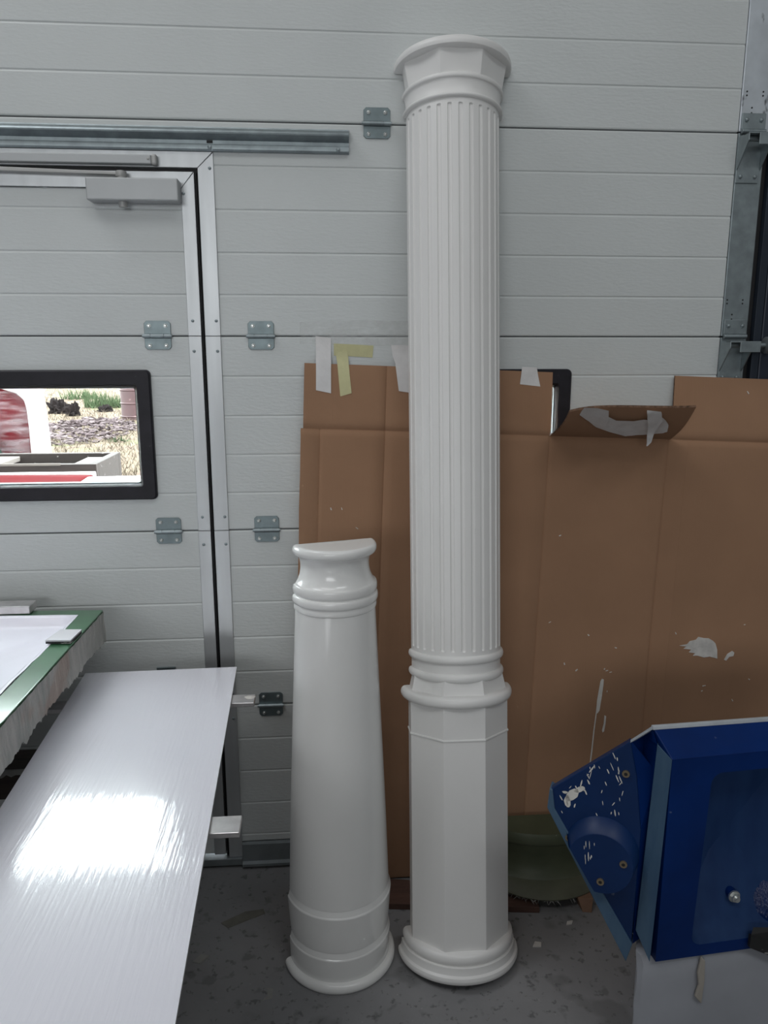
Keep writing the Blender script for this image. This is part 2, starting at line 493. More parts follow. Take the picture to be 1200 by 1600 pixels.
# wicket frame, mitred at the corners, in lengths that break at the section joints
fy0, fy1 = -0.0035, 0.04
gap_o, gap_i = -0.2875, -0.2965     # frame inner edge, leaf outer edge
zt_o, zt_f, zt_l = 1.930, 1.8935, 1.8845
for za, zb_ in ((0.03, 0.4995), (0.5005, 0.9995), (1.0005, 1.4995)):
    build('frame_profile', MB().box(gap_o, XF, fy0, fy1, za, zb_), 'alu', door, bevel=0.0012)
    build('stile', MB().box(LX1 + 0.0, gap_i, fy0, fy1, za + 0.01 if za < 0.1 else za, zb_), 'alu', leaf, bevel=0.0012)
    build('frame_profile', MB().box(FL, FL + 0.038, fy0, fy1, za, zb_), 'alu', door, bevel=0.0012)
    build('stile', MB().box(LX0 - 0.033, LX0, fy0, fy1, za + 0.01 if za < 0.1 else za, zb_), 'alu', leaf, bevel=0.0012)
build('frame_profile', MB().prism([(gap_o, fy0, 1.5005), (XF, fy0, 1.5005), (XF, fy0, zt_o - 0.0008), (gap_o, fy0, zt_f - 0.0008)], (0, fy1 - fy0, 0)), 'alu', door, bevel=0.001)
build('frame_profile', MB().prism([(FL, fy0, 1.5005), (FL + 0.038, fy0, 1.5005), (FL + 0.038, fy0, zt_f - 0.0008), (FL, fy0, zt_o - 0.0008)], (0, fy1 - fy0, 0)), 'alu', door, bevel=0.001)
build('frame_header', MB().prism([(gap_o, fy0, zt_f), (XF - 0.0008, fy0, zt_o), (FL + 0.0008, fy0, zt_o), (FL + 0.038, fy0, zt_f)], (0, fy1 - fy0, 0)), 'alu', door, bevel=0.001)
build('stile', MB().prism([(LX1, fy0, 1.5005), (gap_i, fy0, 1.5005), (gap_i, fy0, zt_l - 0.0008), (LX1, fy0, 1.846 - 0.0008)], (0, fy1 - fy0, 0)), 'alu', leaf, bevel=0.001)
build('stile', MB().prism([(LX0 - 0.033, fy0, 1.5005), (LX0, fy0, 1.5005), (LX0, fy0, 1.845), (LX0 - 0.033, fy0, zt_l - 0.0008)], (0, fy1 - fy0, 0)), 'alu', leaf, bevel=0.001)
build('leaf_header', MB().prism([(LX1, fy0, 1.846), (gap_i - 0.0008, fy0, zt_l), (LX0 - 0.032, fy0, zt_l), (LX0, fy0, 1.846)], (0, fy1 - fy0, 0)), 'alu', leaf, bevel=0.001)
# rubber in the gap round the leaf
sl = MB().box(gap_i + 0.0003, gap_o - 0.0003, 0.010, 0.038, 0.03, zt_f - 0.0005).box(gap_i + 0.003, gap_i + 0.0045, 0.0, 0.01, 0.03, zt_l)
for z in (0.5, 1.0, 1.5):
    sl.box(gap_o + 0.001, XF - 0.001, 0.012, 0.036, z - 0.004, z + 0.004).box(LX1 + 0.001, gap_i - 0.001, 0.012, 0.036, z - 0.004, z + 0.004)
sl.box(LX0 - 0.030, gap_i, 0.010, 0.038, zt_l + 0.0003, zt_f - 0.0005).box(FL + 0.0382, LX0 - 0.0335, 0.010, 0.038, 0.03, zt_f)
build('gap_seal', sl, 'seal', door)


def screw(parent, x, z, r=0.0042, y=-0.0035, h=0.003, m='galv', n=8, name='screw'):
    mb = MB().tube((x, y + 0.0002, z), (x, y - h * 0.6, z), r, r * 0.92, n).tube((x, y - h * 0.6, z), (x, y - h, z), r * 0.85, r * 0.4, n)
    return build(name, mb, m, parent, smooth=R(40))


for z in (1.537, 1.463, 1.037, 0.963, 0.537, 0.463):
    screw(door, -0.2585, z)
    screw(leaf, -0.3165, z)
screw(door, -0.2585, 1.893)
screw(leaf, -0.3235, 1.835)


def hinge(parent, x, z, w=0.065):
    """galvanised section hinge: two leaves, barrel, four bolts"""
    mb = MB()
    c = 0.006

    def plate(z0, z1):
        x0, x1 = x - w / 2, x + w / 2
        top = z1 > z
        if top:
            pts = [(x0, z0), (x1, z0), (x1, z1 - c), (x1 - c, z1), (x0 + c, z1), (x0, z1 - c)]
        else:
            pts = [(x0 + c, z0), (x1 - c, z0), (x1, z0 + c), (x1, z1), (x0, z1), (x0, z0 + c)]
        mb.prism([(px, -0.0032, pz) for px, pz in pts], (0, 0.003, 0))
    plate(z + 0.003, z + 0.037)
    plate(z - 0.033, z - 0.003)
    h = build('hinge', mb, 'hinge', parent, bevel=0.0008)
    bb = MB().tube((x - w / 2 - 0.004, -0.0075, z), (x + w / 2 + 0.003, -0.0075, z), 0.0042, n=10)
    for a, b in ((-0.5, -0.26), (-0.24, 0.24), (0.26, 0.5)):
        bb.tube((x + a * w, -0.0075, z), (x + b * w, -0.0075, z), 0.0058, n=12)
    build('barrel', bb, 'galv', h, smooth=R(40))
    for sx in (-1, 1):
        for sz in (0.025, -0.023):
            screw(h, x + sx * (w / 2 - 0.0125), z + sz, r=0.0052, y=-0.003, h=0.0048, m='zinc', n=6, name='bolt')
    return h


for x, z in ((0.1445, 2.0), (-0.149, 1.5), (-0.150, 1.0), (-0.154, 0.5)):
    hinge(door, x, z)
for x, z in ((-0.404, 1.5), (-0.405, 1.0)):
    hinge(leaf, x, z)
build('latch_plate', MB().box(-0.459, -0.408, -0.006, 0.0, 0.49, 0.622), 'hinge', leaf, bevel=0.002)

# stiffener rail across the door, above the wicket
pr = [(0.0, 1.985), (-0.008, 1.984), (-0.009, 1.981), (-0.020, 1.978), (-0.030, 1.971), (-0.032, 1.967), (-0.031, 1.964), (-0.012, 1.956), (-0.009, 1.954), (-0.009, 1.946),
      (-0.012, 1.9445), (-0.013, 1.940), (-0.0125, 1.934), (-0.010, 1.930), (0.0, 1.930)]
st = build('stiffener_rail', MB().prism([(-1.5, y, z) for y, z in pr], (1.576, 0, 0)), 'galv', door, smooth=R(20))
for x in (-0.255, 0.050):
    screw(st, x, 1.938, r=0.006, y=-0.0128, h=0.004, n=6, name='bolt')
build('slot', MB().box(-0.262, -0.248, -0.0105, -0.0088, 1.9475, 1.9535), 'seal', st)

# end cap of the sections, brackets and rollers
build('joint_seal', MB().box(XR + 0.0012, 1.122, 0.003, 0.038, 0.08, 2.49), 'seal', door)
for z0, z1, in ((0.075, 0.4985), (0.5015, 0.9985), (1.0015, 1.4985), (1.5015, 1.9985)):
    build('end_cap', MB().box(XR + 0.001, 1.124, -0.004, 0.0028, z0, z1), 'galv', door, bevel=0.0015)
build('end_cap', MB().box(XR + 0.001, 1.135, -0.004, 0.0028, 2.0015, 2.5), 'galv_bright', door, bevel=0.0015)


def screw_holes(x, z):
    mb = MB()
    for dx, dz in ((0, 0), (0, 0.009), (0.042, 0), (0.042, 0.009), (0.016, -0.028), (0.016, -0.040)):
        mb.tube((x + dx, -0.0042, z + dz), (x + dx, -0.0047, z + dz), 0.0022, n=8)
    return build('screw_holes', mb, 'seal', door)


screw_holes(1.062, 1.585)
screw_holes(1.066, 2.085)


def roller_bracket(z, x0=1.062, w=0.058, arm=True):
    b = build('roller_bracket', MB()
              .box(x0 - 0.004, x0 + w, -0.0075, -0.0042, z + 0.007, z + 0.044)
              .tube((x0 - 0.004, -0.010, z + 0.001), (x0 + w, -0.010, z + 0.001), 0.0062, n=12)
              .box(x0 - 0.008, x0 + w - 0.006, -0.0075, -0.0042, z - 0.120, z - 0.008)
              .prism([(x0 - 0.008, -0.0075, z - 0.012), (x0 - 0.008, -0.055, z - 0.012), (x0 - 0.008, -0.055, z - 0.030), (x0 - 0.008, -0.0075, z - 0.090)], (0.003, 0, 0))
              .prism([(x0 + w - 0.006, -0.0075, z - 0.012), (x0 + w - 0.006, -0.055, z - 0.012), (x0 + w - 0.006, -0.055, z - 0.030), (x0 + w - 0.006, -0.0075, z - 0.090)], (0.003, 0, 0))
              .box(x0 - 0.008, x0 + w + 0.015, -0.056, -0.030, z - 0.015, z - 0.012)
              .box(x0 + 0.018, x0 + w + 0.015, -0.058, -0.055, z - 0.040, z - 0.012), 'galv', door, bevel=0.001)
    for dx in (0.008, w - 0.012):
        screw(b, x0 + dx, z + 0.028, r=0.0055, y=-0.0075, h=0.005, n=6, name='bolt')
        screw(b, x0 + dx - 0.004, z - 0.105, r=0.0055, y=-0.0075, h=0.005, n=6, name='bolt')
    build('roller_shaft', MB().tube((x0, -0.032, z - 0.022), (x0 + 0.125, -0.032, z - 0.022), 0.0065, n=12), 'galv', b, smooth=R(40))
    build('roller', MB().tube((x0 + 0.098, -0.032, z - 0.022), (x0 + 0.112, -0.032, z - 0.022), 0.022, n=20), 'galv_dark', b, bevel=0.003, smooth=R(40))
    return b


roller_bracket(2.0)
roller_bracket(1.5)

# vertical door track beside the sections, fixed to the wall
trk = structure('trim_1', (1.15, -0.05, 0))
build('track', MB().box(1.138, 1.141, -0.012, 0.045, 0.0, 3.2).box(1.138, 1.158, -0.014, -0.011, 0.0, 3.2).box(1.141, 1.185, 0.040, 0.045, 0.0, 3.2), 'track', trk, bevel=0.0008)
build('jamb_post', MB().box(1.163, 1.40, -0.008, 0.060, 0.0, 3.2), 'dark_wall', trk, bevel=0.004)
build('jamb_seal', MB().box(1.1255, 1.1375, 0.004, 0.060, 0.0, 2.5), 'seal', trk)


# ------------------------------------------------------------------ windows
def window(name, x0, x1, z0, z1, gx0, gx1, gz0, gz1):
    w = structure(name, ((x0 + x1) / 2, 0, z0))

    def loop(ax0, ax1, az0, az1, r, y, n=5):
        pts = []
        for cx, cz, a0 in ((ax1 - r, az1 - r, 0), (ax0 + r, az1 - r, 90), (ax0 + r, az0 + r, 180), (ax1 - r, az0 + r, 270)):
            for i in range(n + 1):
                t = R(a0 + 90 * i / n)
                pts.append((cx + r * math.cos(t), y, cz + r * math.sin(t)))
        return pts
    rows = [loop(x0, x1, z0, z1, 0.012, 0.0), loop(x0 + 0.001, x1 - 0.001, z0 + 0.001, z1 - 0.001, 0.012, -0.009), loop(x0 + 0.004, x1 - 0.004, z0 + 0.004, z1 - 0.004, 0.010, -0.012),
            loop(gx0 - 0.007, gx1 + 0.007, gz0 - 0.007, gz1 + 0.007, 0.006, -0.012), loop(gx0 - 0.005, gx1 + 0.005, gz0 - 0.005, gz1 + 0.005, 0.006, -0.010),
            loop(gx0, gx1, gz0, gz1, 0.005, -0.0015), loop(gx0, gx1, gz0, gz1, 0.005, 0.040)]
    build('frame', MB().grid(rows, closed=True), 'black_plastic', w, smooth=R(35))
    mb = MB()
    rows = [loop(gx0, gx1, gz0, gz1, 0.005, 0.006), loop(gx0 + 0.002, gx1 - 0.002, gz0 + 0.0025, gz1 - 0.002, 0.005, 0.002), loop(gx0 + 0.003, gx1 - 0.003, gz0 + 0.0045, gz1 - 0.003, 0.005, 0.006)]
    build('glazing_bead', mb.grid(rows, closed=True), 'galv', w, smooth=R(60))
    for y in (0.008, 0.030):
        build('pane', MB().box(gx0 + 0.0005, gx1 - 0.0005, y, y + 0.003, gz0 + 0.0005, gz1 - 0.0005), 'glass', w)
    return w


window('window_1', -1.112, -0.4275, 1.0865, 1.4175, -1.070, -0.4680, 1.1285, 1.3740)
window('window_2', -0.035, 0.6550, 1.0865, 1.4175, 0.012, 0.6140, 1.1285, 1.3740)

# ------------------------------------------------------------------ door closer
dc = thing('door_closer', 'silver overhead door closer with arm and slide rail at top of wicket door', 'door closer', (-0.43, 0, 1.81))
build('body', MB().box(-0.541, -0.3285, -0.045, -0.0035, 1.8105, 1.861), 'closer', dc, bevel=0.003)
build('spindle', MB().tube((-0.462, -0.024, 1.798), (-0.462, -0.024, 1.866), 0.010, 0.011, 16), 'closer_arm', dc, smooth=R(40))
build('slide_rail', MB().box(-0.95, -0.392, -0.022, -0.0035, 1.8965, 1.917), 'closer', dc, bevel=0.002)
build('rail_end_cap', MB().box(-0.392, -0.379, -0.0235, -0.0035, 1.8945, 1.9185), 'closer_arm', dc, bevel=0.004)
screw(dc, -0.398, 1.908, r=0.0035, y=-0.022, h=0.002, m='closer_arm')
arm = MB()
arm.hexa([(-0.95, -0.028, 1.878), (-0.468, -0.030, 1.8695), (-0.468, -0.016, 1.8695), (-0.95, -0.014, 1.878), (-0.95, -0.028, 1.889), (-0.468, -0.030, 1.8765), (-0.468, -0.016, 1.8765), (-0.95, -0.014, 1.889)])
build('arm', arm, 'closer_arm', dc, bevel=0.0015)
build('arm_hub', MB().tube((-0.463, -0.023, 1.8655), (-0.463, -0.023, 1.879), 0.013, n=20), 'closer_arm', dc, bevel=0.002, smooth=R(40))


# ------------------------------------------------------------------ columns
def half_lathe(prof, n=64, close_top=True):
    """profile (r, v) revolved through the front half, flat back, capped"""
    mb = MB()
    rows = [[(r * math.sin(-PI / 2 + PI * i / n), -r * math.cos(-PI / 2 + PI * i / n), v) for i in range(n + 1)] for r, v in prof]
    mb.grid(rows)
    k = len(prof)
    st = n + 1
    mb.f.append(tuple(range(n, -1, -1)))
    mb.mi.append(0)
    mb.f.append(tuple((k - 1) * st + i for i in range(n + 1)))
    mb.mi.append(0)
    for i in range(k - 1):
        mb.f.append((i * st, (i + 1) * st, (i + 1) * st + n, i * st + n))
        mb.mi.append(0)
    return mb


def half_octagon(levels):
    """levels (R, v): half octagon with a face towards -y"""
    mb = MB()
    rows = []
    for r, v in levels:
        row = []
        for a in (-90, -67.5, -22.5, 22.5, 67.5, 90):
            q = r * math.cos(R(22.5)) if abs(a) == 90 else r
            row.append((q * math.sin(R(a)), -q * math.cos(R(a)), v))
        rows.append(row)
    mb.grid(rows)
    k = len(levels)
    mb.f += [(5, 4, 3, 2, 1, 0), tuple((k - 1) * 6 + i for i in range(6))]
    mb.mi += [0, 0]
    for i in range(k - 1):
        mb.f.append((i * 6, (i + 1) * 6, (i + 1) * 6 + 5, i * 6 + 5))
        mb.mi.append(0)
    return mb


def torus_prof(r0, rmax, v0, v1, n=8):
    out = []
    for i in range(n + 1):
        t = PI * i / n
        out.append((r0 + (rmax - r0) * math.sin(t) ** 0.8 if 0 < i < n else r0, (v0 + v1) / 2 - (v1 - v0) / 2 * math.cos(t)))
    return out


tc_ = thing('fluted_column', 'tall slim white fluted half column leaning against the wall', 'column', (0.316, -0.366, 0.0))
tc_.rotation_euler = (-0.17, 0.0045, 0)
A = dict(local=True, smooth=R(32))
build('base', half_lathe([(0.140, 0.0), (0.1462, 0.0015), (0.1487, 0.007), (0.1488, 0.011), (0.1470, 0.0165), (0.1435, 0.0193), (0.1420, 0.0205), (0.1412, 0.0235), (0.1398, 0.030), (0.1392, 0.0365),
                          (0.1330, 0.0372), (0.1330, 0.0385), (0.1350, 0.0410), (0.1365, 0.0460), (0.1367, 0.0510), (0.1358, 0.0565), (0.1335, 0.0610), (0.1290, 0.0645), (0.120, 0.0655)]), 'column', tc_, **A)
build('pedestal', half_octagon([(0.1275, 0.060), (0.1275, 0.650)]), 'column', tc_, local=True, bevel=0.0012)
build('pedestal_bead', half_octagon([(0.1276, 0.5615), (0.1292, 0.5622), (0.1300, 0.5645), (0.1292, 0.5668), (0.1276, 0.5675)]), 'column', tc_, local=True)
build('collar', half_lathe([(0.115, 0.6405)] + torus_prof(0.1225, 0.1365, 0.6405, 0.6690, 12) + [(0.115, 0.669)]), 'column', tc_, **A)
build('flare', half_octagon([(0.1272, 0.655), (0.1160, 0.702)]), 'column', tc_, local=True, bevel=0.001)
build('neck_ring', half_lathe([(0.106, 0.6975)] + torus_prof(0.1095, 0.1166, 0.6975, 0.7165, 10) + [(0.1090, 0.7170), (0.1090, 0.7400)] + torus_prof(0.1095, 0.1166, 0.7405, 0.7595, 10) + [(0.106, 0.7600)]), 'column', tc_, **A)

# fluted shaft
FW, FD = 0.0052, 0.0042


def shaft():
    va, vb = 0.7585, 2.0380
    f0, f1 = 0.7690 + FW, 2.0262 - FW
    vs = [va, 0.7650]
    for k in range(9):
        vs.append(f0 - FW * math.cos(PI / 2 * k / 8))
    m = 16
    for k in range(1, m):
        vs.append(f0 + (f1 - f0) * k / m)
    for k in range(9):
        vs.append(f1 + FW * math.sin(PI / 2 * k / 8))
    vs += [2.0300, vb]
    step = PI / 14
    angs = [-PI / 2]
    for k in range(-6, 7):
        c = k * step
        for q in (-1.12, -1.0, -0.88, -0.62, -0.3, 0, 0.3, 0.62, 0.88, 1.0, 1.12):
            angs.append(c + q * FW / 0.1105)
    angs.append(PI / 2)
    rows = []
    for v in vs:
        rr = 0.1098 + (0.1118 - 0.1098) * (v - va) / (vb - va)
        row = []
        for a in angs:
            k = round(a / step)
            d = abs(a - k * step) * 0.1105 if abs(k) <= 6 else 9
            e = max(0, f0 - v, v - f1)
            t = math.hypot(d, e) / FW
            dep = FD * math.sqrt(max(0, 1 - t * t)) ** 0.8 if t < 1 else 0
            r = rr - dep
            row.append((r * math.sin(a), -r * math.cos(a), v))
        rows.append(row)
    mb = MB().grid(rows)
    n = len(angs)
    k = len(vs)
    mb.f += [tuple(range(n - 1, -1, -1)), tuple((k - 1) * n + i for i in range(n))]
    mb.mi += [0, 0]
    for i in range(k - 1):
        mb.f.append((i * n, (i + 1) * n, (i + 1) * n + n - 1, i * n + n - 1))
        mb.mi.append(0)
    return mb


build('shaft', shaft(), 'column', tc_, local=True, smooth=R(38))
build('capital_band', half_lathe([(0.108, 2.0370)] + torus_prof(0.1130, 0.1202, 2.0370, 2.0475, 8) + [(0.1140, 2.0480), (0.1133, 2.056), (0.1133, 2.064), (0.1145, 2.073), (0.1165, 2.0780)]
                                 + torus_prof(0.1170, 0.1216, 2.0785, 2.0905, 8) + [(0.108, 2.0910)]), 'column', tc_, **A)
build('capital_flare', half_octagon([(0.1205, 2.089), (0.1305, 2.1425)]), 'column', tc_, local=True, bevel=0.001)
build('abacus', half_lathe([(0.120, 2.1405), (0.1355, 2.1410), (0.1392, 2.1432), (0.1408, 2.1480), (0.1408, 2.1525), (0.1396, 2.1575), (0.1370, 2.1610), (0.1320, 2.1625), (0.05, 2.1625)]), 'column', tc_, **A)

sc_ = thing('plain_column', 'short tapering smooth white half column with glossy ringed neck', 'column', (0.0222, -0.352, 0.0))
sc_.rotation_euler = (0, 0, 0.27)
build('base', half_lathe([(0.126, 0.0), (0.1338, 0.0012), (0.1366, 0.006), (0.1370, 0.0105), (0.1358, 0.0165), (0.1325, 0.0212), (0.1275, 0.0235), (0.120, 0.024)]), 'column_gloss', sc_, **A)
build('lower_band', half_lathe([(0.118, 0.0235), (0.1232, 0.0236), (0.1246, 0.0800), (0.1240, 0.0822), (0.1226, 0.0845), (0.1186, 0.1010), (0.110, 0.1040)]), 'column_gloss', sc_, local=True, smooth=R(14))
build('upper_band', half_lathe([(0.110, 0.0990), (0.1204, 0.0995), (0.1268, 0.1920), (0.1262, 0.1942), (0.1246, 0.1968), (0.1200, 0.2135), (0.112, 0.2150)]), 'column_gloss', sc_, local=True, smooth=R(14))
build('shaft', half_lathe([(0.110, 0.2100), (0.1217, 0.2110), (0.1150, 0.3900), (0.1072, 0.5650), (0.0990, 0.7400), (0.0912, 0.9050), (0.080, 0.9060)]), 'column_gloss', sc_, **A)
build('neck', half_lathe([(0.080, 0.9040), (0.0915, 0.9045), (0.0935, 0.9065), (0.0942, 0.9100), (0.0935, 0.9150), (0.0925, 0.9200)] + torus_prof(0.0925, 0.0972, 0.9205, 0.9405, 10)
                         + torus_prof(0.0918, 0.0955, 0.9425, 0.9640, 10) + [(0.0885, 0.9665), (0.0835, 0.975), (0.0795, 0.986), (0.0775, 0.998), (0.0773, 1.008), (0.0790, 1.0190), (0.0822, 1.0270), (0.0850, 1.0295), (0.06, 1.0300)]), 'column_gloss', sc_, **A)
build('rim', half_lathe([(0.070, 1.0285), (0.0860, 1.0290), (0.0915, 1.0315), (0.0940, 1.0360), (0.0945, 1.0410), (0.0938, 1.0455), (0.0915, 1.0495), (0.0880, 1.0515), (0.0850, 1.0518), (0.02, 1.0505)]), 'column_gloss', sc_, **A)

# ------------------------------------------------------------------ flattened cardboard box
SH = 0.0385          # the sheet sits slightly rotated


def cb_y(u, w):
    y = -0.036 - 0.060 * max(0, w) / 1.27 + 0.024 * min(0, w) / -0.165
    y += 0.0065 * math.exp(-(w / 0.006) ** 2)
    y += 0.006 * noise.noise(Vector((u * 2.2, w * 1.6, 0.3))) + 0.002 * noise.noise(Vector((u * 8, w * 6, 5.0)))
    if u > 1.0175:
        y += -0.009
    return y


def cb_pt(u, w, d=0.0):
    return Vector((-0.05 + u - SH * w, cb_y(u, w) - d, 1.27 - SH * u - w))


def sheet(us, ws_of, th=0.005, scores=(), edge_noise=None):
    """sheet of cardboard between parameter lines; scores are vertical fold lines pressed in"""
    FR = [0, 0.0025, 0.006, 0.015] + [0.015 + 0.955 * k / 13 for k in range(1, 13)] + [0.97, 0.985, 0.994, 1]
    nv = len(FR) - 1
    rows = []
    for j in range(nv + 1):
        row = []
        for i, u in enumerate(us):
            w0, w1 = ws_of(u)
            w = w0 + (w1 - w0) * FR[j]
            du = 0
            if edge_noise and i == 0:
                du = edge_noise * noise.noise(Vector((w * 30, 3, 1)))
            d = 0.0
            for s in scores:
                if abs(u - s) < 0.0005:
                    d = -0.0026
            row.append(cb_pt(u + du, w, d))
        rows.append(row)
    mb = MB()
    nc = len(us)
    front = rows
    back = [[p + Vector((0, th, 0)) for p in r] for r in rows]
    mb.grid(front)
    mb.grid(back, flip=True)
    o = (nv + 1) * nc
    for j in range(nv):
        for i in (0, nc - 1):
            mb.f.append((j * nc + i, (j + 1) * nc + i, o + (j + 1) * nc + i, o + j * nc + i))
            mb.mi.append(1)
    for i in range(nc - 1):
        for j in (0, nv):
            mb.f.append((j * nc + i, j * nc + i + 1, o + j * nc + i + 1, o + j * nc + i))
            mb.mi.append(1)
    return mb


def ulist(a, b, scores, n=10):
    us = [a + (b - a) * i / n for i in range(n + 1)]
    for s in scores:
        if a < s < b:
            us += [s - 0.004, s, s + 0.004]
    us = sorted(us)
    out = [us[0]]
    for u in us[1:]:
        if u - out[-1] > 0.0012:
            out.append(u)
    return out


cb = thing('cardboard_sheet', 'large flattened brown cardboard box propped against the door behind the columns', 'cardboard', (0.5, -0.09, 0.0))
wbot = lambda u: 1.266 - SH * u
SC = [0.045, 0.212, 0.644, 0.970]
build('panel', sheet(ulist(-0.004, 1.019, SC, 17), lambda u: (0.0, wbot(u)), scores=SC, edge_noise=0.006), ['cardboard', 'cardboard_edge'], cb, smooth=R(40))
SC2 = []
build('panel', sheet(ulist(1.018, 1.75, SC2, 12), lambda u: (0.0, wbot(u)), scores=SC2), ['cardboard', 'cardboard_edge'], cb, smooth=R(40))
SC3 = [0.212]
build('flap', sheet(ulist(0.002, 0.645, SC3, 10), lambda u: (-0.164, 0.0004), scores=SC3), ['cardboard', 'cardboard_edge'], cb, smooth=R(40))
build('flap', sheet(ulist(0.977, 1.75, [], 8), lambda u: (-0.167, 0.0004)), ['cardboard', 'cardboard_edge'], cb, smooth=R(40))

# the flap folded out towards the room
H0, H1 = cb_pt(0.646, 0.0), cb_pt(0.975, 0.0)
FT0, FT1 = Vector((0.598, -0.190, 1.334)), Vector((0.907, -0.190, 1.3265))


def flap_pt(s, t, d=0.0):
    """s along the hinge, t from hinge to tip; d out of the underside (towards the room, down)"""
    a = H0.lerp(H1, s)
    b = FT0.lerp(FT1, s)
    p = a.lerp(b, t)
    p.z += -0.010 * math.sin(PI * t) * (1 - 0.3 * s) - 0.004 * (1 - s) ** 6 * t
    p.x += 0.004 * math.sin(PI * t)
    n = Vector((0, -0.35, -0.94))
    return p + n * d


rows_f, rows_b = [], []
for j in range(11):
    t = j / 10
    tt = 0.0 + t
    rf, rb = [], []
    for i in range(15):
        s = i / 14
        if j == 10:
            tt = 1.0 - 0.10 * (1 - s) ** 8 + 0.03 * s ** 12
        rf.append(flap_pt(s, tt))
        rb.append(flap_pt(s, tt, -0.005))
    rows_f.append(rf)
    rows_b.append(rb)
mb = MB().grid(rows_f).grid(rows_b, flip=True)
o = 11 * 15
for j in range(10):
    for i in (0, 14):
        mb.f.append((j * 15 + i, (j + 1) * 15 + i, o + (j + 1) * 15 + i, o + j * 15 + i))
        mb.mi.append(1)
for i in range(14):
    for j in (0, 10):
        mb.f.append((j * 15 + i, j * 15 + i + 1, o + j * 15 + i + 1, o + j * 15 + i))
        mb.mi.append(1)
build('folded_flap', mb, ['cardboard', 'cardboard_edge'], cb, smooth=R(40))


def uw(x, z):
    """sheet parameters of a point given by x and z"""
    # x=-0.05+u-SH*w ; z=1.27-SH*u-w
    a, b = x + 0.05, 1.27 - z
    w = (b - SH * a) / (1 + SH * SH)
    return a + SH * w, w


def on_sheet(pts, d=0.0008, th=0.0008):
    """thin patch lying on the cardboard: polygon of (x, z)"""
    mb = MB()
    f, bk = [], []
    for x, z in pts:
        u, w = uw(x, z)
        f.append(cb_pt(u, w, d + th))
        bk.append(cb_pt(u, w, -0.0005))
    n = len(pts)
    mb.add(f + bk, [tuple(range(n))] + [(i, n + i, n + (i + 1) % n, (i + 1) % n) for i in range(n)])
    return mb


PT = [(0.978, 0.664), (1.000, 0.668), (1.006, 0.676), (1.024, 0.680), (1.030, 0.688), (1.046, 0.684), (1.060, 0.683), (1.072, 0.676), (1.080, 0.668), (1.086, 0.650), (1.088, 0.624),
      (1.066, 0.630), (1.050, 0.628), (1.030, 0.634), (1.018, 0.634), (1.024, 0.641), (1.006, 0.644), (1.012, 0.652), (0.990, 0.655), (0.998, 0.661)]
tag(build('paint_patch', on_sheet(PT), 'paper_white', cb), label='torn white paint patch')
build('paint_patch', on_sheet([(1.108, 0.620), (1.116, 0.636), (1.130, 0.645), (1.136, 0.640), (1.134, 0.630), (1.122, 0.628), (1.114, 0.617)]), 'paper_white', cb)
dr = MB()
for poly in ([(0.7555, 0.473), (0.7500, 0.470), (0.7520, 0.510), (0.7570, 0.545), (0.7600, 0.565), (0.7640, 0.572), (0.7690, 0.570), (0.7685, 0.555), (0.7650, 0.520), (0.7600, 0.480)],
             [(0.7500, 0.472), (0.7525, 0.472), (0.7480, 0.420), (0.7445, 0.360), (0.7380, 0.290), (0.7355, 0.290), (0.7410, 0.360), (0.7450, 0.420)],
             [(0.775, 0.465), (0.780, 0.462), (0.779, 0.440), (0.776, 0.418), (0.772, 0.414), (0.770, 0.420), (0.774, 0.440)]):
    q = on_sheet(poly)
    dr.add(q.v, q.f)
build('paint_drip', dr, 'white_paint', cb)
fl = MB()
for x, z in ((0.770, 0.600), (0.777, 0.595), (0.788, 0.590), (0.78, 0.535), (0.935, 0.540), (0.69, 0.60), (0.655, 0.62), (1.055, 0.545), (1.05, 0.53), (1.185, 0.560), (0.965, 0.70), (1.16, 0.72), (1.14, 0.50),
             (0.048, 1.062), (0.087, 1.010), (0.02, 1.062), (0.72, 0.70), (0.63, 0.98), (0.61, 0.74), (1.13, 1.355), (0.80, 0.66)):
    a = rnd.uniform(0, PI)
    l, b = rnd.uniform(0.002, 0.005), rnd.uniform(0.0008, 0.0018)
    q = on_sheet([(x + l * math.cos(a) * sx - b * math.sin(a) * sy, z + l * math.sin(a) * sx + b * math.cos(a) * sy) for sx, sy in ((-1, -1), (1, -0.6), (1.1, 0.7), (-0.8, 1))])
    fl.add(q.v, q.f)
tag(build('paint_flecks', fl, 'white_paint', cb), kind='stuff')


# ------------------------------------------------------------------ tape
def strip(rows, th=0.0006):
    """rows of (left xyz, right xyz) -> thin ribbon"""
    n = len(rows)
    v, f = [], []
    for a, b in rows:
        a, b = Vector(a), Vector(b)
        for k in range(5):
            p = a.lerp(b, k / 4)
            v.append(p)
    m = len(v)
    v += [p + Vector((0, th, 0)) for p in v]
    for i in range(n - 1):
        for k in range(4):
            q = (i * 5 + k, i * 5 + k + 1, (i + 1) * 5 + k + 1, (i + 1) * 5 + k)
            f += [q, tuple(m + t for t in q[::-1])]
    for i in range(n - 1):
        for k in (0, 4):
            f.append((i * 5 + k, (i + 1) * 5 + k, m + (i + 1) * 5 + k, m + i * 5 + k))
    for k in range(4):
        for i in (0, n - 1):
            f.append((i * 5 + k, i * 5 + k + 1, m + i * 5 + k + 1, m + i * 5 + k))
    mb = MB()
    mb.add(v, f)
    return mb


def cy(x, z):
    u, w = uw(x, z)
    return cb_y(u, w) - 0.0015


def jag(z, a=0.004):
    return z + rnd.uniform(-a, a)


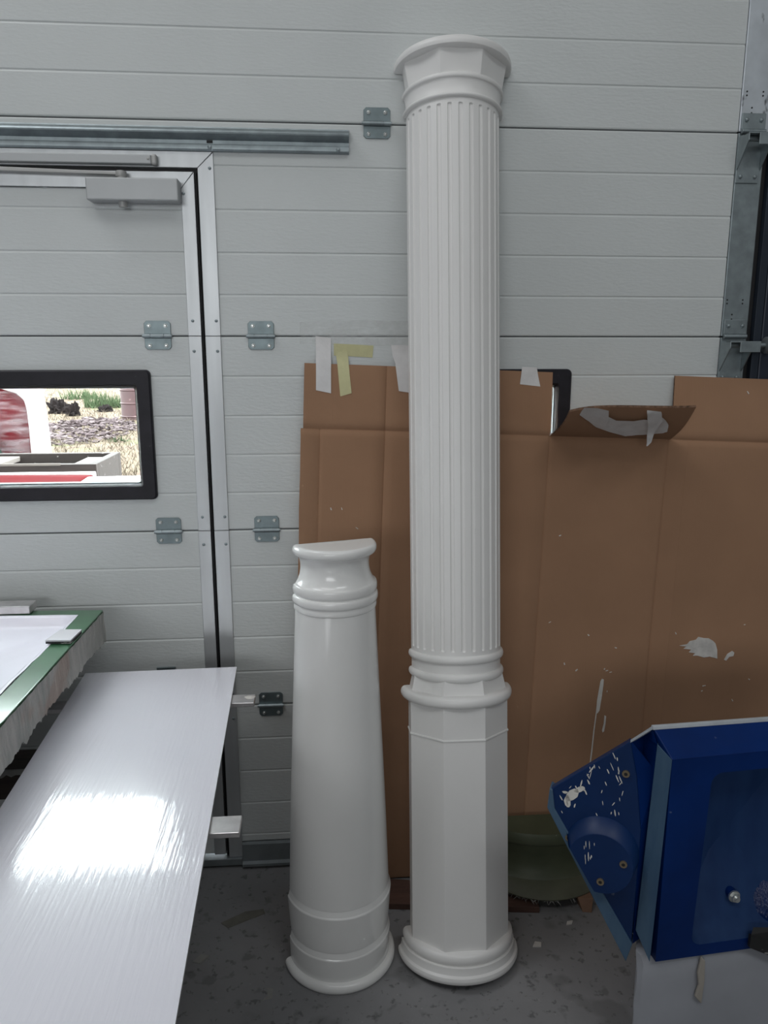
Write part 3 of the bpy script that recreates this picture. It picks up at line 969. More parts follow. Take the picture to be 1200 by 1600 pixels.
G = 'masking tape on cardboard'
mb = strip([((-0.012, -0.0015, 1.500), (0.027, -0.0015, 1.496)), ((-0.012, -0.0030, 1.470), (0.026, -0.0030, 1.468)), ((-0.0125, cy(0, 1.43) + 0.001, 1.438), (0.026, cy(0, 1.43) + 0.001, 1.437)),
            ((-0.0125, cy(0, 1.42), 1.42), (0.0255, cy(0, 1.42), 1.42)), ((-0.013, cy(0, 1.39), 1.39), (0.025, cy(0, 1.39), 1.39)), ((-0.0135, cy(0, 1.365), 1.366), (0.0245, cy(0, 1.365), 1.358))])
tag(build('tape_strip', mb, 'tape_white', smooth=R(60)), 'upright white tape strip beside the yellow tape at the cardboard top edge', 'tape', G, 'thing')
mb = strip([((0.0335, -0.0012, 1.482), (0.0335, -0.0012, 1.452)), ((0.08, -0.0012, 1.480), (0.08, -0.0012, 1.450)), ((0.135, -0.0012, 1.477), (0.132, -0.0012, 1.447))])
tag(build('tape_strip', mb, 'tape_yellow', smooth=R(60)), 'horizontal yellow masking tape stuck to the white door above the cardboard', 'tape', G, 'thing')
mb = strip([((0.038, -0.0022, 1.462), (0.068, -0.0022, 1.464)), ((0.040, -0.0032, 1.445), (0.070, -0.0032, 1.446)), ((0.0415, cy(0.05, 1.43) + 0.001, 1.434), (0.0705, cy(0.05, 1.43) + 0.001, 1.434)), ((0.044, cy(0.05, 1.40), 1.40), (0.073, cy(0.05, 1.40), 1.40)), ((0.048, cy(0.05, 1.36), 1.350), (0.077, cy(0.05, 1.36), 1.358))])
tag(build('tape_strip', mb, 'tape_yellow', smooth=R(60)), 'slanting yellow masking tape running down onto the cardboard', 'tape', G, 'thing')
mb = strip([((0.180, -0.0014, 1.478), (0.235, -0.0014, 1.478)), ((0.184, -0.0025, 1.450), (0.236, -0.0025, 1.450)), ((0.190, cy(0.2, 1.43) + 0.001, 1.432), (0.236, cy(0.2, 1.43) + 0.001, 1.432)), ((0.1935, cy(0.2, 1.40), 1.40), (0.236, cy(0.2, 1.40), 1.40)), ((0.198, cy(0.2, 1.36), 1.363), (0.236, cy(0.2, 1.36), 1.357))])
tag(build('tape_strip', mb, 'tape_white', smooth=R(60)), 'wide white tape half hidden behind the tall fluted column', 'tape', G, 'thing')
mb = strip([((0.520, cy(0.53, 1.425) + 0.001, 1.4235), (0.559, cy(0.53, 1.425) + 0.001, 1.4215)), ((0.517, cy(0.53, 1.40) - 0.001, 1.405), (0.561, cy(0.53, 1.40) - 0.001, 1.403)), ((0.515, cy(0.53, 1.39), 1.388), (0.565, cy(0.53, 1.39), 1.386)), ((0.514, cy(0.53, 1.38), 1.379), (0.568, cy(0.53, 1.38), 1.373))])
tag(build('tape_strip', mb, 'tape_white', smooth=R(60)), 'small white tape square at the cardboard top edge near the black window frame', 'tape', G, 'thing')
mb = strip([((-0.052, -0.0006, 1.536), (-0.052, -0.0006, 1.482)), ((0.10, -0.0006, 1.540), (0.10, -0.0006, 1.478)), ((0.235, -0.0006, 1.538), (0.235, -0.0006, 1.474))], th=0.0003)
tag(build('clear_tape', mb, 'tape_clear'), 'clear tape band across the door joint above the taped cardboard', 'tape', kind='thing')

# crumpled tape hanging across the folded flap
ct = thing('crumpled_tape', 'crumpled white tape hanging across the folded-out cardboard flap', 'tape', (0.75, -0.15, 1.29))
RB = [((0.620, -0.196, 1.332), (0.621, -0.162, 1.312)), ((0.655, -0.193, 1.330), (0.655, -0.130, 1.294)), ((0.686, -0.181, 1.323), (0.689, -0.099, 1.275)), ((0.697, -0.152, 1.306), (0.731, -0.077, 1.261)),
      ((0.725, -0.133, 1.295), (0.780, -0.058, 1.248)), ((0.770, -0.130, 1.293), (0.801, -0.061, 1.250)), ((0.792, -0.137, 1.297), (0.829, -0.064, 1.252)), ((0.817, -0.137, 1.296), (0.855, -0.068, 1.254)),
      ((0.832, -0.149, 1.304), (0.873, -0.074, 1.257)), ((0.855, -0.130, 1.292), (0.880, -0.080, 1.261)), ((0.869, -0.112, 1.281), (0.875, -0.096, 1.271))]
TL = [((0.774, -0.191, 1.325), (0.809, -0.187, 1.321)), ((0.776, -0.186, 1.318), (0.815, -0.180, 1.314)), ((0.791, -0.158, 1.298), (0.829, -0.155, 1.296)), ((0.804, -0.134, 1.281), (0.829, -0.140, 1.285)),
      ((0.816, -0.104, 1.258), (0.832, -0.109, 1.262)), ((0.822, -0.090, 1.236), (0.833, -0.090, 1.236)), ((0.823, -0.088, 1.226), (0.826, -0.088, 1.226))]


def ribbon(pairs, amp, off, sub=4, nk=9):
    rows = []
    for i in range(len(pairs) - 1):
        for q in range(sub if i < len(pairs) - 2 else sub + 1):
            t = q / sub
            a = Vector(pairs[i][0]).lerp(Vector(pairs[i + 1][0]), t)
            b = Vector(pairs[i][1]).lerp(Vector(pairs[i + 1][1]), t)
            row = []
            for k in range(nk):
                p = a.lerp(b, k / (nk - 1))
                w_ = noise.noise(Vector((p.x * 45, p.z * 25, 1.0))) + 0.6 * noise.noise(Vector((p.x * 110, p.z * 70, 3.0)))
                p = p + Vector((0, -off - amp * (0.8 + w_), 0.0))
                row.append(p)
            rows.append(row)
    return MB().grid(rows)


build('ribbon', ribbon(RB, 0.006, 0.016), 'tape_white', ct, smooth=R(60))
build('tail', ribbon(TL, 0.004, 0.024), 'tape_white', ct, smooth=R(60))

# ------------------------------------------------------------------ glossy board on bars and trestle
bd = thing('glossy_board', 'long glossy white board lying flat on metal bars, mirroring the window', 'board', (-0.4, -0.9, 0.674))
pts = [(-0.596, -0.165), (-0.225, -0.155), (-0.164, -1.80), (-0.530, -1.80)]
n_ = 1
mb = MB()
mb.prism([(x, y, 0.674) for x, y in pts], (0, 0, 0.006), 0, 1)
build('sheet', mb, ['board', 'board_edge'], bd)


def bar(label, y0, y1, x0, x1, zt=0.674, h=0.011):
    mb = MB().box(x0, x1, y0, y1, zt - h, zt - 0.0003)
    o = build('support_bar', mb, 'bar', bevel=0.0012)
    return tag(o, label, 'bar', 'flat bars under the glossy board', 'thing')


b1 = bar('flat metal bar with white drip poking out below the far end of the glossy board', -0.350, -0.305, -0.665, -0.166)
b2 = bar('flat metal bar poking out under the middle of the glossy board', -0.838, -0.790, -0.62, -0.1495)
dm = MB()
cx_, cy_ = -0.178, -0.322
N_ = 14
dm.add([(cx_, cy_, 0.6785)] + [(cx_ + (0.012 + 0.003 * math.sin(3 * a)) * math.cos(a), cy_ + (0.011 + 0.002 * math.cos(2 * a)) * math.sin(a), 0.6735) for a in [2 * PI * i / N_ for i in range(N_)]],
       [(0, 1 + i, 1 + (i + 1) % N_) for i in range(N_)])
build('resin_drip', dm, 'white_paint', b1, smooth=R(60))

tr = thing('trestle', 'dark timber trestle under the glossy board beside the green mould', 'trestle', (-0.48, -0.55, 0.0))
build('top_beam', MB().box(-0.52, -0.43, -0.95, -0.20, 0.600, 0.6625), 'timber', tr, bevel=0.003)
for y in (-0.87, -0.30):
    for sx, xb in ((-1, -0.52), (1, -0.43)):
        xt = -0.475 + sx * 0.02
        build('leg', MB().hexa([(xb - 0.022, y - 0.022, 0), (xb + 0.022, y - 0.022, 0), (xb + 0.022, y + 0.022, 0), (xb - 0.022, y + 0.022, 0),
                                (xt - 0.022, y - 0.022, 0.602), (xt + 0.022, y - 0.022, 0.602), (xt + 0.022, y + 0.022, 0.602), (xt - 0.022, y + 0.022, 0.602)]), 'timber', tr)

# ------------------------------------------------------------------ green mould
mo = thing('green_mould', 'green flanged mould tray with wet white gelcoat and ragged fibre skirt', 'mould', (-0.9, -0.45, 0.70))
ZM = 0.82
OC = [(-1.75, -0.03), (-0.562, -0.095), (-0.592, -1.70), (-1.75, -1.70)]       # outer corners
IC = [(-1.70, -0.075), (-0.612, -0.130), (-0.640, -1.64), (-1.70, -1.64)]      # inner edge of the flange
mb = MB()
v = [(x, y, ZM) for x, y in OC] + [(x, y, ZM) for x, y in IC] + [(x, y, ZM - 0.008) for x, y in OC] + [(x, y, ZM - 0.008) for x, y in IC]
f = []
for i in range(4):
    j = (i + 1) % 4
    f += [(i, j, 4 + j, 4 + i), (8 + i, 12 + i, 12 + j, 8 + j), (i, 8 + i, 8 + j, j), (4 + i, 4 + j, 12 + j, 12 + i)]
mb.add(v, f)
build('flange', mb, 'mould_green', mo, bevel=0.0015)


def seg_pts(a, b, n, amp, seed):
    out = []
    for i in range(n):
        t = i / n
        p = Vector((a[0] + (b[0] - a[0]) * t, a[1] + (b[1] - a[1]) * t))
        q = amp * noise.noise(Vector((t * 9 + seed, seed, 0))) + amp * 0.5 * noise.noise(Vector((t * 33 + seed, seed, 4)))
        d = Vector((b[0] - a[0], b[1] - a[1])).normalized()
        out.append((p.x - d.y * q, p.y + d.x * q))
    return out


loop = []
for i in range(4):
    loop += seg_pts(IC[i], IC[(i + 1) % 4], 40, 0.006, i * 3.1)
cxm, cym = -1.15, -0.85
shr = lambda p, k: (p[0] + (cxm - p[0]) / math.hypot(cxm - p[0], cym - p[1]) * k, p[1] + (cym - p[1]) / math.hypot(cxm - p[0], cym - p[1]) * k)
rows = [[(x, y, ZM + 0.0006) for x, y in loop], [shr(p, 0.006) + (ZM + 0.0012,) for p in loop], [shr(p, 0.014) + (ZM - 0.003,) for p in loop], [shr(p, 0.022) + (ZM - 0.022,) for p in loop], [shr(p, 0.035) + (ZM - 0.0265,) for p in loop]]
mb = MB().grid(rows, closed=True)
k = len(mb.v)
mb.v.append((cxm, cym, ZM - 0.027))
nl = len(loop)
for i in range(nl):
    mb.f.append((k - nl + i, k - nl + (i + 1) % nl, k))
    mb.mi.append(0)
build('gelcoat_tray', mb, 'mould_white', mo, smooth=R(50))


def skirt(a, b, n, ztop, depth, seed, th=0.004):
    rows = []
    for i in range(n + 1):
        t = i / n
        x, y = a[0] + (b[0] - a[0]) * t, a[1] + (b[1] - a[1]) * t
        dep = depth * (0.93 + 0.08 * noise.noise(Vector((t * 11, seed, 0)))) + 0.012 * max(0, noise.noise(Vector((t * 55, seed, 2)))) + 0.012 * max(0, noise.noise(Vector((t * 160, seed, 5)))) - 0.004
        col = []
        for k in range(7):
            q = k / 6
            wob = 0.004 * noise.noise(Vector((t * 24, q * 2, seed))) * q + 0.002 * noise.noise(Vector((t * 90, q * 3, seed)))
            col.append(Vector((x + wob + 0.001 * q, y, ztop - dep * q)))
        rows.append(col)
    mb = MB().grid(rows)
    inner = [[p + Vector((-th, 0, 0)) for p in c] for c in rows]
    mb.grid(inner, flip=True)
    o = len(rows) * 7
    for i in range(n):
        mb.f.append((i * 7 + 6, (i + 1) * 7 + 6, o + (i + 1) * 7 + 6, o + i * 7 + 6))
        mb.mi.append(0)
    return mb


build('fibre_skirt', skirt((-0.5605, -0.094), (-0.5905, -1.70), 360, ZM - 0.004, 0.082, 1.7), 'fibre', mo, smooth=R(50))
build('fibre_skirt', skirt((-0.566, -0.0975), (-1.70, -0.035), 90, ZM - 0.008, 0.078, 4.2), 'fibre', mo, smooth=R(50))
wl = MB()
for i in range(7):
    p = Vector((-0.5615, -0.11 - 0.004 * i, 0.752 - 0.002 * (i % 3)))
    q = p + Vector((rnd.uniform(-0.005, 0.016), rnd.uniform(-0.012, 0.012), -rnd.uniform(0.006, 0.022)))
    wl.tube(p, q, 0.0006, 0.0003, 5)
tag(build('loose_fibres', wl, 'fibre', mo), kind='stuff')
# frame and legs of the mould, out of sight under it
build('carrier_beam', MB().box(-1.70, -0.68, -1.50, -1.40, 0.705, 0.78), 'timber', mo)
build('carrier_beam', MB().box(-1.70, -0.68, -0.46, -0.38, 0.705, 0.78), 'timber', mo)
for x, y in ((-1.65, -0.42), (-1.65, -1.45), (-0.80, -1.45), (-0.95, -0.42)):
    build('leg', MB().box(x - 0.03, x + 0.03, y - 0.03, y + 0.03, 0.0, 0.705), 'timber', mo)

mb = MB().box(-0.90, -0.733, -0.118, -0.068, ZM + 0.0018, ZM + 0.0225)
tag(build('metal_block', mb, 'bar', bevel=0.002), 'silver metal bar lying across the far rim of the green mould', 'metal bar', kind='thing')
mt = thing('metal_plate', 'thin shiny metal plate with dark edge lying on the green mould flange', 'metal plate', (-0.593, -0.295, ZM))
pl = [(-0.625, -0.327), (-0.5685, -0.331), (-0.5635, -0.263), (-0.613, -0.259)]
M['plate'] = mat('pale_lacquered_plate', (0.66, 0.65, 0.69), 0.35, var=0.04, coat=0.3)
build('top_plate', MB().prism([(x, y, ZM + 0.007) for x, y in pl], (0, 0, 0.004)), 'plate', mt, bevel=0.0008)
build('spacer', MB().prism([(x * 0.98 - 0.593 * 0.02, y * 0.98 - 0.295 * 0.02, ZM + 0.0018) for x, y in pl], (0, 0, 0.0052)), 'black_scuffed', mt)

# dark beam with shreds of fibre beyond the board
db = thing('timber_beam', 'dark timber beam with torn grey paper shreds on top, low between mould and wall', 'beam', (-0.9, -0.30, 0.0))
build('beam', MB().box(-1.6, -0.66, -0.30, -0.20, 0.425, 0.500), 'timber', db, bevel=0.003)
build('post', MB().box(-1.45, -1.37, -0.29, -0.21, 0.0, 0.425), 'timber', db)
build('post', MB().box(-0.76, -0.68, -0.29, -0.21, 0.0, 0.425), 'timber', db)
mb = MB()
rows = []
for i in range(61):
    t = i / 60
    x = -1.3 + t * 0.63
    h = 0.020 * (0.35 + abs(noise.noise(Vector((t * 22, 1, 0)))) + 0.6 * abs(noise.noise(Vector((t * 70, 2, 0)))))
    rows.append([(x, -0.297, 0.5012), (x + 0.004, -0.301, 0.5010), (x + 0.003, -0.3025, 0.500 - h)])
mb.grid(rows)
build('paper_shreds', mb, 'chip', db)

# ------------------------------------------------------------------ blue housing on a plaster block
bl = thing('blue_moulding', 'large blue fibreglass moulding with angled splashed cheek and recessed front', 'moulding', (0.75, -0.70, 0.28))
FX = Vector((0.9962, 0.0872, 0))      # along the front face
FO = Vector((0.638, -0.7505, 0))
FN = Vector((0.0872, -0.9962, 0))     # out of the front face


def fp(a, z, d=0.0):
    """front-face coordinates: a along the face, z height, d towards the room"""
    p = FO + FX * a + FN * d
    return (p.x, p.y, z)


# front frame with the recess
def rr_loop(a0, a1, z0, z1, r, n, lean=0.0):
    pts = []
    for ca, cz, t0 in ((a1 - r, z1 - r, 0), (a0 + r, z1 - r, 90), (a0 + r, z0 + r, 180), (a1 - r, z0 + r, 270)):
        for i in range(n + 1):
            t = R(t0 + 90 * i / n)
            pts.append((ca + r * math.cos(t), cz + r * math.sin(t)))
    return pts


NA = 10
hole_l = rr_loop(0.073, 0.300, 0.310, 0.684, 0.022, NA)
hole_l = [(a + (0.012 * (z - 0.31) / 0.374), z + 0.012 * 0) for a, z in hole_l]
# outer outline sampled to match the loop
outer = []
OA0, OA1, OZ0, OZ1 = 0.0, 0.44, 0.284, 0.7195
for (a, z) in hole_l:
    ca, cz = 0.20, 0.50
    da, dz = a - ca, z - cz
    tx = ((OA1 if da > 0 else OA0) - ca) / da if abs(da) > 1e-6 else 9
    tz = ((OZ1 if dz > 0 else OZ0) - cz) / dz if abs(dz) > 1e-6 else 9
    t = min(tx, tz)
    outer.append((ca + da * t, cz + dz * t))
for tgt in ((OA0, OZ0), (OA0, OZ1), (OA1, OZ0), (OA1, OZ1)):
    k = min(range(len(outer)), key=lambda i: math.hypot(outer[i][0] - tgt[0], outer[i][1] - tgt[1]))
    outer[k] = tgt


def back_d(a, z):
    """depth of the recess: overhung at the top, curved slope at the bottom"""
    t = (z - 0.31) / 0.374
    lim = 0.30 + 0.20 * max(0, (a - 0.085) / 0.20)
    if t < lim:
        return 0.006 + 0.085 * (t / lim) ** 0.8
    return 0.091 - 0.012 * (t - lim)


rows = [[fp(a, min(z, 0.55), -0.19) for a, z in outer], [fp(a, z) for a, z in outer], [fp(a, z) for a, z in hole_l]]
ca, cz = 0.19, 0.50
for k, sh in ((1, 0.985), (2, 0.94), (3, 0.85), (4, 0.7), (5, 0.5), (6, 0.3), (7, 0.1)):
    row = []
    for a, z in hole_l:
        a2, z2 = ca + (a - ca) * sh, cz + (z - cz) * sh
        d = back_d(a2, z2) * min(1, k / 2.0)
        row.append(fp(a2, z2, -d))
    rows.append(row)
mb = MB().grid(rows, closed=True)
mb.f.append(tuple(range(len(mb.v) - len(hole_l), len(mb.v))))
mb.mi.append(0)
ncol = len(hole_l)
mb.mi = [1 if i >= 2 * ncol else 0 for i in range(len(mb.f))]
build('front_frame', mb, ['blue', 'blue_matte'], bl, smooth=R(30))
# bevelled band along the top
mb = MB()
mb.add([fp(0.0, 0.7195), fp(0.44, 0.7195), fp(0.44, 0.752, -0.052), fp(-0.012, 0.757, -0.052), fp(0.0, 0.55, -0.19), fp(0.44, 0.55, -0.19), fp(0.44, 0.746, -0.058), fp(-0.012, 0.751, -0.058)],
       [(0, 1, 2, 3), (3, 2, 6, 7), (4, 7, 6, 5), (0, 3, 7, 4), (1, 5, 6, 2), (0, 4, 5, 1)])
build('top_band', mb, 'blue', bl, bevel=0.002)
# pale chamfer down the front corner
mb = MB()
mb.add([fp(0.0, 0.7195), fp(-0.012, 0.284), fp(-0.027, 0.330, -0.035), fp(-0.012, 0.734, -0.035), fp(0.004, 0.7195, -0.05), fp(0.0, 0.284, -0.05), fp(-0.012, 0.330, -0.06), fp(0.004, 0.734, -0.06)],
       [(0, 3, 2, 1), (4, 5, 6, 7), (0, 1, 5, 4), (1, 2, 6, 5), (2, 3, 7, 6), (3, 0, 4, 7)])
build('corner_strip', mb, 'blue_pale', bl, bevel=0.0012)
# valley behind the corner
mb = MB()
mb.add([(0.629, -0.712, 0.735), (0.616, -0.712, 0.310), (0.618, -0.668, 0.286), (0.618, -0.668, 0.730), (0.577, -0.700, 0.734), (0.598, -0.708, 0.290), (0.604, -0.660, 0.715), (0.62, -0.62, 0.286), (0.66, -0.62, 0.286), (0.66, -0.66, 0.70)],
       [(0, 1, 2, 3), (3, 2, 5, 4), (4, 5, 7, 6), (6, 7, 8, 9), (9, 8, 1, 0), (0, 3, 4, 6, 9), (1, 8, 7, 5, 2)])
build('valley', mb, 'blue', bl)
# splashed cheek: flat plate turned away from the front, with its thickness
CD = Vector((0.9006, -0.4348, 0))
CO = Vector((0.445, -0.6365, 0))
CN = Vector((-0.4348, -0.9006, 0))


def cp(a, z, d=0.0):
    p = CO + CD * a + CN * d
    return (p.x, p.y, z)


build('valley_cap', MB().add([fp(-0.013, 0.756, -0.053), fp(-0.012, 0.733, -0.034), (0.6175, -0.668, 0.728), cp(0.1465, 0.7335)], [(0, 1, 2), (0, 2, 3)]), 'blue', bl)
cheek = [(0.147, 0.734), (0.002, 0.601), (0.010, 0.560), (0.176, 0.292), (0.178, 0.547), (0.163, 0.661)]
build('cheek', MB().prism([cp(a, z) for a, z in cheek], tuple(-CN * 0.016)), 'blue_splash', bl, bevel=0.002)
edge = [(0.0, 0.603), (-0.003, 0.559), (0.168, 0.252), (0.178, 0.296), (0.012, 0.560), (0.006, 0.601)]
build('cheek_edge', MB().prism([cp(a, z, 0.003) for a, z in edge], tuple(-CN * 0.030)), 'blue_pale', bl, bevel=0.0015)
mb = MB().prism([cp(0.147, 0.734, -0.004), cp(0.176, 0.547, -0.004), cp(0.178, 0.292, -0.004), cp(0.20, 0.30, -0.03), cp(0.20, 0.66, -0.03)], (0.02, 0.03, -0.02))
build('cheek_back', mb, 'blue', bl)
# round boss standing proud of the cheek
def boss_ring(ca, cz, r, d):
    out = []
    for i in range(48):
        t = 2 * PI * i / 48
        a, z = ca + r * math.cos(t), cz + r * 1.04 * math.sin(t)
        out.append(cp(a, max(z, 0.556 - (a - 0.012) * 1.62), d))
    return out


mb = MB().grid([boss_ring(0.108, 0.490, 0.071, 0.0004), boss_ring(0.108, 0.490, 0.070, 0.003), boss_ring(0.108, 0.479, 0.063, 0.027), boss_ring(0.108, 0.478, 0.0615, 0.029)], closed=True)
mb.f.append(tuple(range(3 * 48, 4 * 48)))
mb.mi.append(0)
build('round_boss', mb, 'blue_splash', bl, smooth=R(32))


def cheek_screw(a, z, d=0.0):
    p0, p1 = Vector(cp(a, z, d)), Vector(cp(a, z, d + 0.003))
    mb = MB().tube(p0, p1, 0.0075, 0.0072, 14)
    s = build('screw', mb, 'brass', bl, smooth=R(40))
    build('recess', MB().tube(p1, p1 + CN * 0.0006, 0.0036, 0.0036, 6), 'seal', s)


cheek_screw(0.143, 0.665, 0.0005)
cheek_screw(0.0425, 0.502, 0.0005)
cheek_screw(0.151, 0.490, 0.0295)
cheek_screw(0.1105, 0.4405, 0.0295)
# splash of white paint on the cheek
sp = MB()
for (a, z, l, w_, ang) in [(0.045, 0.598, 0.018, 0.010, 55), (0.036, 0.580, 0.013, 0.006, 100), (0.058, 0.612, 0.012, 0.005, 40), (0.03, 0.600, 0.006, 0.003, 0)] + \
        [(rnd.uniform(0.02, 0.14), rnd.uniform(0.555, 0.70), rnd.uniform(0.002, 0.010), rnd.uniform(0.0006, 0.0016), rnd.choice((80, 100, 120, 60, 115))) for _ in range(46)] + \
        [(rnd.uniform(0.075, 0.10), rnd.uniform(0.46, 0.52), rnd.uniform(0.003, 0.010), rnd.uniform(0.0006, 0.0011), 95) for _ in range(9)]:
    if z > 0.60 + (a - 0.004) * 0.90 or (z > 0.53 and math.hypot(a - 0.108, z - 0.49) < 0.075):
        continue
    n = 9
    t0 = R(ang)
    d = 0.0006 if z > 0.53 else 0.0296
    poly = []
    for i in range(n):
        t = 2 * PI * i / n
        q = 1 + 0.35 * noise.noise(Vector((a * 90 + i, z * 90, i * 1.3)))
        x, y = l * math.cos(t) * q, w_ * math.sin(t) * q
        poly.append(cp(a + x * math.cos(t0) - y * math.sin(t0), z + x * math.sin(t0) + y * math.cos(t0), d))
    sp.add(poly, [tuple(range(n))])
tag(build('paint_splash', sp, 'white_paint', bl), kind='stuff')
# pale laminate rim along the top
mb = MB().prism([fp(-0.014, 0.756, -0.049), fp(-0.014, 0.763, -0.051), fp(-0.014, 0.7625, -0.058), fp(-0.014, 0.752, -0.060)], tuple(FX * 0.456 + Vector((0, 0, -0.006))))
build('laminate_rim', mb, 'blue_rim', bl, bevel=0.001)
mb = MB()
p0, p1 = Vector(fp(-0.014, 0.7595, -0.053)), Vector(cp(0.147, 0.7345))
bk = Vector((0.010, 0.012, -0.010))
mb.hexa([p0 + Vector((0, 0, -0.004)), p1 + Vector((0, 0, -0.004)), p1 + bk, p0 + bk, p0 + Vector((0, 0, 0.0035)), p1 + Vector((0, 0, 0.002)), p1 + bk + Vector((0, 0, 0.006)), p0 + bk + Vector((0, 0, 0.006))])
build('laminate_rim', mb, 'blue_rim', bl)
# glossy brushed bulge and bolt in the recess
rows = []
for i in range(13):
    ph = PI / 2 * i / 12
    rows.append([fp(0.300 + 0.112 * math.cos(ph) * math.cos(t), 0.305 + 0.105 * math.cos(ph) * max(0, math.sin(t)), -0.080 + 0.070 * math.sin(ph)) for t in [PI * k / 24 for k in range(25)]])
build('resin_bulge', MB().grid(rows), 'blue_brush', bl, smooth=R(50))
bp_ = Vector(fp(0.186, 0.377, -0.040))
mb = MB().tube(bp_, bp_ + FN * 0.0035, 0.0125, n=20).tube(bp_ + FN * 0.0035, bp_ + FN * 0.010, 0.0092, n=6).tube(bp_ + FN * 0.010, bp_ + FN * 0.015, 0.005, n=12)
build('bolt', mb, 'zinc', bl, smooth=R(30))
build('bolt_seat', MB().tube(bp_ - FN * 0.050, bp_, 0.011, n=16), 'blue', bl, smooth=R(40))

sb = thing('steel_bracket', 'scuffed black steel bracket under the corner of the blue moulding', 'bracket', (0.90, -0.75, 0.29))
mb = MB()
mb.hexa([fp(0.195, 0.297, 0.012), fp(0.30, 0.240, 0.012), fp(0.30, 0.240, 0.004), fp(0.195, 0.297, 0.004), fp(0.195, 0.325, 0.012), fp(0.30, 0.283, 0.012), fp(0.30, 0.283, 0.004), fp(0.195, 0.325, 0.004)])
build('face_plate', mb, 'black_scuffed', sb, bevel=0.001)
mb = MB().hexa([fp(0.195, 0.325, 0.012), fp(0.30, 0.283, 0.012), fp(0.30, 0.318, 0.003), fp(0.205, 0.332, 0.003), fp(0.195, 0.328, 0.012), fp(0.30, 0.286, 0.012), fp(0.30, 0.322, 0.003), fp(0.205, 0.336, 0.003)])
build('top_plate', mb, 'black_scuffed', sb)

pb = thing('plaster_block', 'chipped grey-white plaster block the blue moulding rests on', 'block', (0.85, -0.60, 0.0))
zs = [0.0, 0.04, 0.08, 0.12, 0.16, 0.20, 0.235, 0.262, 0.2825]
rows = []
per = [(-0.02, 0.0), (-0.012, 0.012), (0.01, 0.022), (0.10, 0.024), (0.11, 0.026), (0.20, 0.024), (0.42, 0.02), (0.42, -0.28), (0.16, -0.28), (0.028, -0.08)]
for j, z in enumerate(zs):
    row = []
    for i, (a, d) in enumerate(per):
        q = 0.010 if i in (0, 1, 2, 9) else 0.003
        dx = q * noise.noise(Vector((z * 25, i * 1.7, 0.0))) - (0.004 if j == len(zs) - 1 else 0)
        row.append(fp(a + dx - 0.006 * (0.28 - z), z, d - 0.03 + q * 0.6 * noise.noise(Vector((z * 21, i * 2.3, 6.0))) - (0.004 if j == len(zs) - 1 else 0)))
    rows.append(row)
mb = MB().grid(rows, closed=True)
n = len(per)
mb.f += [tuple(range(n - 1, -1, -1)), tuple(len(mb.v) - n + i for i in range(n))]
mb.mi += [0, 0]
build('body', mb, 'plaster', pb, smooth=R(28))
mb = MB().prism([fp(0.098, 0.282, -0.003), fp(0.107, 0.272, -0.003), fp(0.110, 0.225, -0.003), fp(0.108, 0.170, -0.003), fp(0.092, 0.190, -0.003), (fp(0.098, 0.215, -0.003)), fp(0.093, 0.245, -0.003)], tuple(FN * 0.006))
tag(build('filler_ridge', mb, 'plaster_tan', pb, bevel=0.002), label='tan filler ridge')

# ------------------------------------------------------------------ green fibreglass moulding at the foot of the cardboard
gm = thing('green_shell', 'upturned dull green fibreglass shell with frayed rim at the foot of the cardboard', 'mould', (0.60, -0.115, 0.03))
GX, GY = 0.600, -0.112


def ell(rx, ry, z, n=48):
    return [(GX + rx * math.sin(-PI / 2 + PI * i / n), GY - ry * math.cos(-PI / 2 + PI * i / n), z) for i in range(n + 1)]


def half_shell(levels):
    rows = [ell(*l) for l in levels]
    mb = MB().grid(rows)
    n = 49
    k = len(levels)
    mb.f += [tuple(range(n - 1, -1, -1)), tuple((k - 1) * n + i for i in range(n))]
    mb.mi += [0, 0]
    for i in range(k - 1):
        mb.f.append((i * n, (i + 1) * n, (i + 1) * n + n - 1, i * n + n - 1))
        mb.mi.append(0)
    return mb


build('body', half_shell([(0.165, 0.105, 0.058), (0.150, 0.090, 0.068), (0.147, 0.085, 0.10), (0.150, 0.085, 0.130), (0.158, 0.090, 0.150), (0.160, 0.090, 0.160)]), 'olive', gm, smooth=R(50))
build('top_lip', half_shell([(0.164, 0.094, 0.160), (0.165, 0.095, 0.178), (0.160, 0.090, 0.190), (0.10, 0.05, 0.192)]), 'olive', gm, smooth=R(40))
build('rim', half_shell([(0.176, 0.150, 0.034), (0.178, 0.152, 0.038), (0.172, 0.128, 0.056), (0.162, 0.104, 0.060)]), 'olive_pale', gm, smooth=R(40))
fr = MB()
for i in range(70):
    t = -PI / 2 + PI * rnd.random()
    p = Vector((GX + 0.175 * math.sin(t), GY - 0.149 * math.cos(t), 0.035))
    l = rnd.uniform(0.004, 0.013)
    q = p + Vector((rnd.uniform(-0.012, 0.012), -rnd.uniform(0.0, 0.01), -l * 0.9))
    fr.tube(p, q, 0.0006, 0.0003, 4)
tag(build('frayed_fibres', fr, 'fibre', gm), kind='stuff')
mb = MB().hexa([(0.671, -0.268, 0), (0.694, -0.272, 0), (0.694, -0.235, 0), (0.668, -0.235, 0), (0.660, -0.258, 0.035), (0.700, -0.262, 0.035), (0.700, -0.232, 0.035), (0.660, -0.232, 0.035)])
tag(build('wood_wedge', mb, 'wedge', bevel=0.001), 'small tapered wooden wedge under the rim of the green shell', 'wedge', kind='thing')
mb = MB().hexa([(0.150, -0.215, 0.0), (0.555, -0.262, 0.0), (0.560, -0.195, 0.0), (0.150, -0.112, 0.0), (0.150, -0.215, 0.018), (0.555, -0.262, 0.018), (0.560, -0.195, 0.018), (0.150, -0.112, 0.018)])
tag(build('floor_plank', mb, 'red_wood', bevel=0.0015), 'reddish wooden plank on the floor behind the tall fluted column', 'plank', kind='thing')


